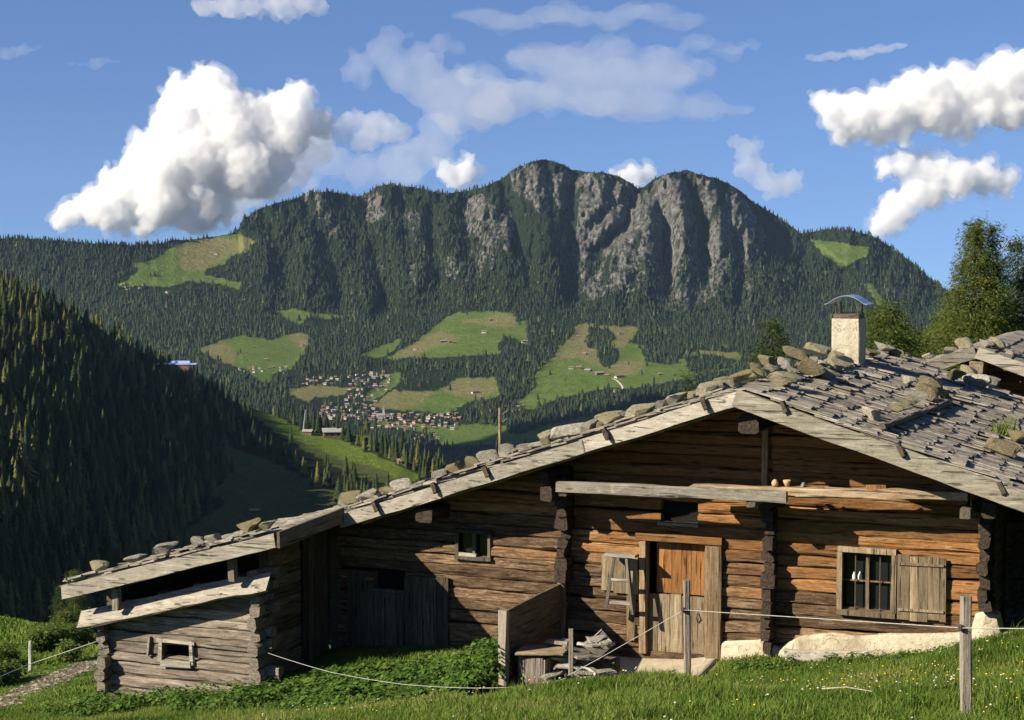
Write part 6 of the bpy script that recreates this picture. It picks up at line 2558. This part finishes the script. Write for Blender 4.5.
def cloud(name, blobs, mat, label, kids=9, flat=1.0, vox=14.0, amp=1.0, seed=0, Yc=CL_Y, depth=.9, nsc=9.0, sx=1.0, loc=None):
    """cumulus: round heads grown from heads, fused into one skin and roughened"""
    rg = random.Random(seed)
    sc = Yc / FPX
    sph = []
    for px, py, r in blobs:
        sph.append((px, py, 0 + rg.uniform(-.25, .25) * r, r))
        for k in range(kids):
            a = rg.uniform(0, 6.283)
            e = rg.uniform(-.9, .9)
            rr = r * rg.uniform(.28, .5)
            q = r * rg.uniform(.75, 1.02)
            sph.append((px + q * math.cos(a) * math.cos(e), py - q * math.sin(a) * math.cos(e) * flat, -q * math.sin(e), rr))
            for j in range(3 if kids > 5 else 0):
                a2, e2 = a + rg.uniform(-1, 1), e + rg.uniform(-.8, .8)
                sph.append((px + q * math.cos(a) * math.cos(e) + rr * .95 * math.cos(a2) * math.cos(e2), py - q * math.sin(a) * math.cos(e) * flat - rr * .95 * math.sin(a2) * math.cos(e2) * flat, -q * math.sin(e) - rr * math.sin(e2), rr * rg.uniform(.3, .55)))
    bm = bmesh.new()
    cx = sum(s[0] for s in sph) / len(sph)
    cyy = sum(s[1] for s in sph) / len(sph)
    for px, py, dz, r in sph:
        bmesh.ops.create_icosphere(bm, subdivisions=2 if r < 9 else 3, radius=1, matrix=Matrix.Translation(((px - cx) * sc, dz * sc * depth, (cyy - py) * sc)) @ Matrix.Diagonal((r * sc * sx, r * sc * depth, r * sc * flat, 1)))
    me = bpy.data.meshes.new(name)
    bm.to_mesh(me)
    bm.free()
    o, m2 = fuse(name, me, vox)
    n = len(m2.vertices)
    v = np.empty(n * 3, np.float32)
    m2.vertices.foreach_get('co', v)
    v = v.reshape(-1, 3).astype(float)
    nr = np.empty(n * 3, np.float32)
    m2.vertices.foreach_get('normal', nr)
    nr = nr.reshape(-1, 3)
    k = 1 / (nsc * sc)
    dsp = fbm(v[:, 0] * k + v[:, 1] * k * .7, v[:, 2] * k + v[:, 1] * k * .9, 5, seed % 50) * 2
    bil2 = np.abs(fbm(v[:, 0] * k * 5.1 - v[:, 1] * k * 3.3, v[:, 2] * k * 5.1 + v[:, 1] * k * 3.7, 3, seed % 50 + 19)) * 2 - .25
    bil = np.abs(fbm(v[:, 0] * k * 2.2 + v[:, 1] * k * 1.3, v[:, 2] * k * 2.2 - v[:, 1] * k * 1.7, 3, seed % 50 + 9)) * 2 - .25
    v = v + nr * ((dsp * 5.5 + bil * 5.0 + bil2 * 3.6) * sc * amp)[:, None]
    m2.vertices.foreach_set('co', v.astype(np.float32).ravel())
    m2.update()
    o.data = bpy.data.meshes.new('old')
    bpy.data.objects.remove(o)
    core = m2.copy()
    o, m2 = fuse(name, m2, vox)
    m2.name = name
    m2.materials.clear()
    m2.materials.append(M[mat])
    o.location = atY(cx, cyy, Yc)
    if mat == 'cumulus':
        # thin torn vapour round the dense core
        m3 = core
        tear = fbm(v[:, 0] * k * 1.3 + v[:, 1] * k, v[:, 2] * k * 1.3 - v[:, 1] * k, 5, seed % 50 + 29) * 2
        vs_ = v + nr * ((3.2 + tear * 14) * sc * .8)[:, None]
        m3.vertices.foreach_set('co', vs_.astype(np.float32).ravel())
        m3.update()
        fo, m3 = fuse('vapour_fringe', m3, vox)
        m3.materials.clear()
        m3.materials.append(M['fringe'])
        fo.parent = o
    return tag(o, label, 'cloud')


cloud('cumulus_cloud', [(212, 88, 20), (188, 104, 22), (228, 112, 26), (176, 132, 26), (152, 160, 26), (128, 186, 24), (98, 206, 20), (72, 214, 13), (118, 212, 18), (160, 196, 30), (196, 158, 38), (236, 134, 32), (262, 128, 24), (288, 108, 18), (302, 98, 13), (286, 134, 26), (246, 166, 32), (206, 196, 28), (188, 214, 18), (318, 124, 15), (150, 212, 18), (270, 165, 22), (60, 221, 8)],
      'cumulus', 'huge bright cumulus cloud towering above the left ridge', seed=3, vox=9)
cloud('cumulus_cloud', [(338, 134, 11), (350, 124, 13), (372, 126, 15), (392, 132, 13), (360, 140, 13), (402, 134, 9)], 'cumulus_soft', 'lower round cloud trailing right of the huge cumulus', seed=4, vox=13)
cloud('cumulus_cloud', [(452, 174, 11), (464, 170, 10), (472, 173, 7), (446, 166, 6), (470, 158, 5)], 'cumulus', 'small white puff cloud just above the middle ridge', seed=5, vox=10, Yc=14000)
cloud('cumulus_cloud', [(622, 178, 9), (636, 176, 10), (650, 174, 8), (612, 172, 5)], 'cumulus', 'little white cloud peeping between the two summits', seed=6, vox=9, Yc=14000)
cloud('cumulus_cloud', [(826, 103, 12), (840, 110, 17), (862, 116, 23), (884, 112, 22), (908, 100, 24), (936, 106, 28), (968, 96, 26), (998, 88, 28), (1030, 82, 32), (880, 136, 11), (960, 118, 18), (1010, 112, 18), (900, 126, 14)],
      'cumulus', 'long billowing cumulus cloud entering from the upper right', seed=7, vox=9)
cloud('cumulus_cloud', [(886, 166, 9), (902, 164, 13), (922, 172, 18), (938, 178, 17), (916, 190, 17), (900, 208, 15), (888, 224, 12), (880, 232, 8), (958, 178, 18), (984, 178, 15), (1006, 180, 10), (930, 196, 14)],
      'cumulus', 'hook shaped bright cloud below the long right cumulus', seed=8, vox=8)
cloud('cumulus_cloud', [(1000, 246, 6), (1010, 244, 7), (1018, 242, 5)], 'cumulus_soft', 'tiny cloud beside the top of the tall larch', seed=9, vox=8)
cloud('cumulus_cloud', [(205, 8, 12), (228, 6, 14), (252, 8, 13), (278, 4, 16), (304, 4, 14), (322, 6, 9)], 'cumulus_soft', 'grey white cloud cut by the upper picture edge', seed=10, vox=13, flat=.8)
cloud('cumulus_cloud', [(738, 142, 7), (748, 150, 11), (752, 164, 11), (762, 176, 12), (778, 184, 13), (794, 182, 11), (742, 172, 7)], 'cumulus_soft', 'ragged grey cloud standing right of the highest summit', seed=11, vox=11)
cloud('wispy_cloud', [(394, 38, 12), (382, 52, 16), (360, 66, 15), (350, 72, 10), (400, 72, 20), (428, 84, 24), (440, 46, 9), (456, 48, 7), (452, 100, 30), (480, 104, 26), (420, 60, 14), (408, 34, 7)],
      'wisp', 'hazy curling cloud left of the flat veil', seed=12, vox=20, kids=6, amp=1.6, depth=1.1, nsc=14)
cloud('veil_cloud', [(540, 58, 22), (580, 66, 26), (620, 72, 26), (660, 76, 24), (560, 96, 24), (600, 102, 26), (650, 106, 24), (700, 108, 20), (735, 110, 12), (520, 92, 22), (690, 68, 16), (725, 50, 12), (700, 44, 12), (748, 46, 7), (500, 108, 20), (480, 76, 16), (610, 50, 18), (660, 56, 16), (590, 84, 24), (640, 90, 22)],
      'sheet', 'broad flat grey veil cloud above the summits', seed=13, vox=22, kids=6, flat=.62, amp=1.9, depth=1.6, nsc=20, sx=1.7)
cloud('veil_cloud', [(480, 16, 16), (510, 22, 18), (560, 14, 20), (600, 20, 18), (640, 12, 18), (680, 20, 14)], 'veil', 'faint high veil cloud at the top middle', seed=14, vox=22, kids=6, flat=.5, amp=1.5, depth=1.6, nsc=18, sx=1.9)
cloud('wispy_cloud', [(816, 58, 6), (835, 55, 8), (858, 53, 9), (880, 49, 8), (898, 46, 5)], 'cumulus_soft', 'narrow white streak cloud at the upper right', seed=15, vox=10, kids=6, flat=.5, amp=.8, sx=2.0)
cloud('wispy_cloud', [(8, 54, 8), (24, 50, 9), (36, 46, 5)], 'wisp', 'small faint cloud streak at the left edge', seed=16, vox=10, kids=6, flat=.5, sx=1.8)
cloud('wispy_cloud', [(78, 64, 6), (96, 63, 7), (112, 61, 7)], 'wisp', 'small faint cloud streak left above the huge cumulus', seed=17, vox=10, kids=6, flat=.5, sx=1.8)
cloud('veil_cloud', [(330, 160, 20), (360, 170, 22), (400, 165, 26), (430, 150, 24), (300, 172, 20), (400, 190, 16), (440, 130, 22)], 'wisp', 'grey shaded cloud bank behind the ridge right of the huge cumulus', seed=18, vox=20, kids=6, flat=.8, amp=1.4, Yc=16500)

cloud('cumulus_cloud', [(268, 150, 24), (292, 150, 22), (318, 148, 18), (250, 182, 24), (276, 178, 22), (300, 170, 16), (228, 206, 18)], 'cumulus_soft', 'soft grey shaded side cloud under the right flank of the huge cumulus', seed=19, vox=16, kids=6, Yc=15600)
# added unseen cloud, shaped along the sun line to shade the valley
shp = []
for px, py, rm in [(470, 452, 150), (520, 446, 170), (560, 436, 190), (600, 426, 190), (640, 418, 180), (680, 408, 170), (720, 402, 160), (600, 450, 200), (680, 440, 200), (440, 462, 140), (740, 420, 160)]:
    g = terr(np.array([float(px)]), np.array([float(py)]))[0]
    k = (1150 - g[2]) / TO_SUN.z
    shp.append((np.array(g) + np.array(TO_SUN) * k, rm))
cen = sum(s[0] for s in shp) / len(shp)
bm = bmesh.new()
for c, r in shp:
    bmesh.ops.create_icosphere(bm, subdivisions=3, radius=1, matrix=Matrix.Translation(c - cen) @ Matrix.Diagonal((r, r, r * .55, 1)))
me = bpy.data.meshes.new('cumulus_cloud')
bm.to_mesh(me)
bm.free()
v = np.empty(len(me.vertices) * 3, np.float32)
me.vertices.foreach_get('co', v)
v = v.reshape(-1, 3)
v *= (1 + .25 * fbm(v[:, 0] / 90., v[:, 1] / 90. + v[:, 2] / 70., 4, 3))[:, None]
me.vertices.foreach_set('co', v.ravel())
o, m2 = fuse('cumulus_cloud', me, 22)  # added sun blocker, unseen; only its shade comes into view
m2.materials.clear()
m2.materials.append(M['shade_cloud'])
o.location = cen
tag(o, 'added cloud blocker out of view whose shade darkens the valley right of the village', 'cloud')

# ================================================================== HAZE
hz = MB()
hz.box((0, 2500, -130), (24000, 14600, 1120))
ho = hz.build('haze', [])
ho.data.materials.clear()
hm = bpy.data.materials.new('valley_haze')
hm.use_nodes = True
t = hm.node_tree
t.nodes.clear()
o_ = t.nodes.new('ShaderNodeOutputMaterial')
pv = t.nodes.new('ShaderNodeVolumePrincipled')
pv.inputs['Color'].default_value = (.48, .70, 1.0, 1)
pv.inputs['Density'].default_value = 0.9e-5
pv.inputs['Anisotropy'].default_value = .1
t.links.new(pv.outputs[0], o_.inputs['Volume'])
hm.cycles.homogeneous_volume = True
ho.data.materials.append(hm)
tag(ho, kind='stuff')
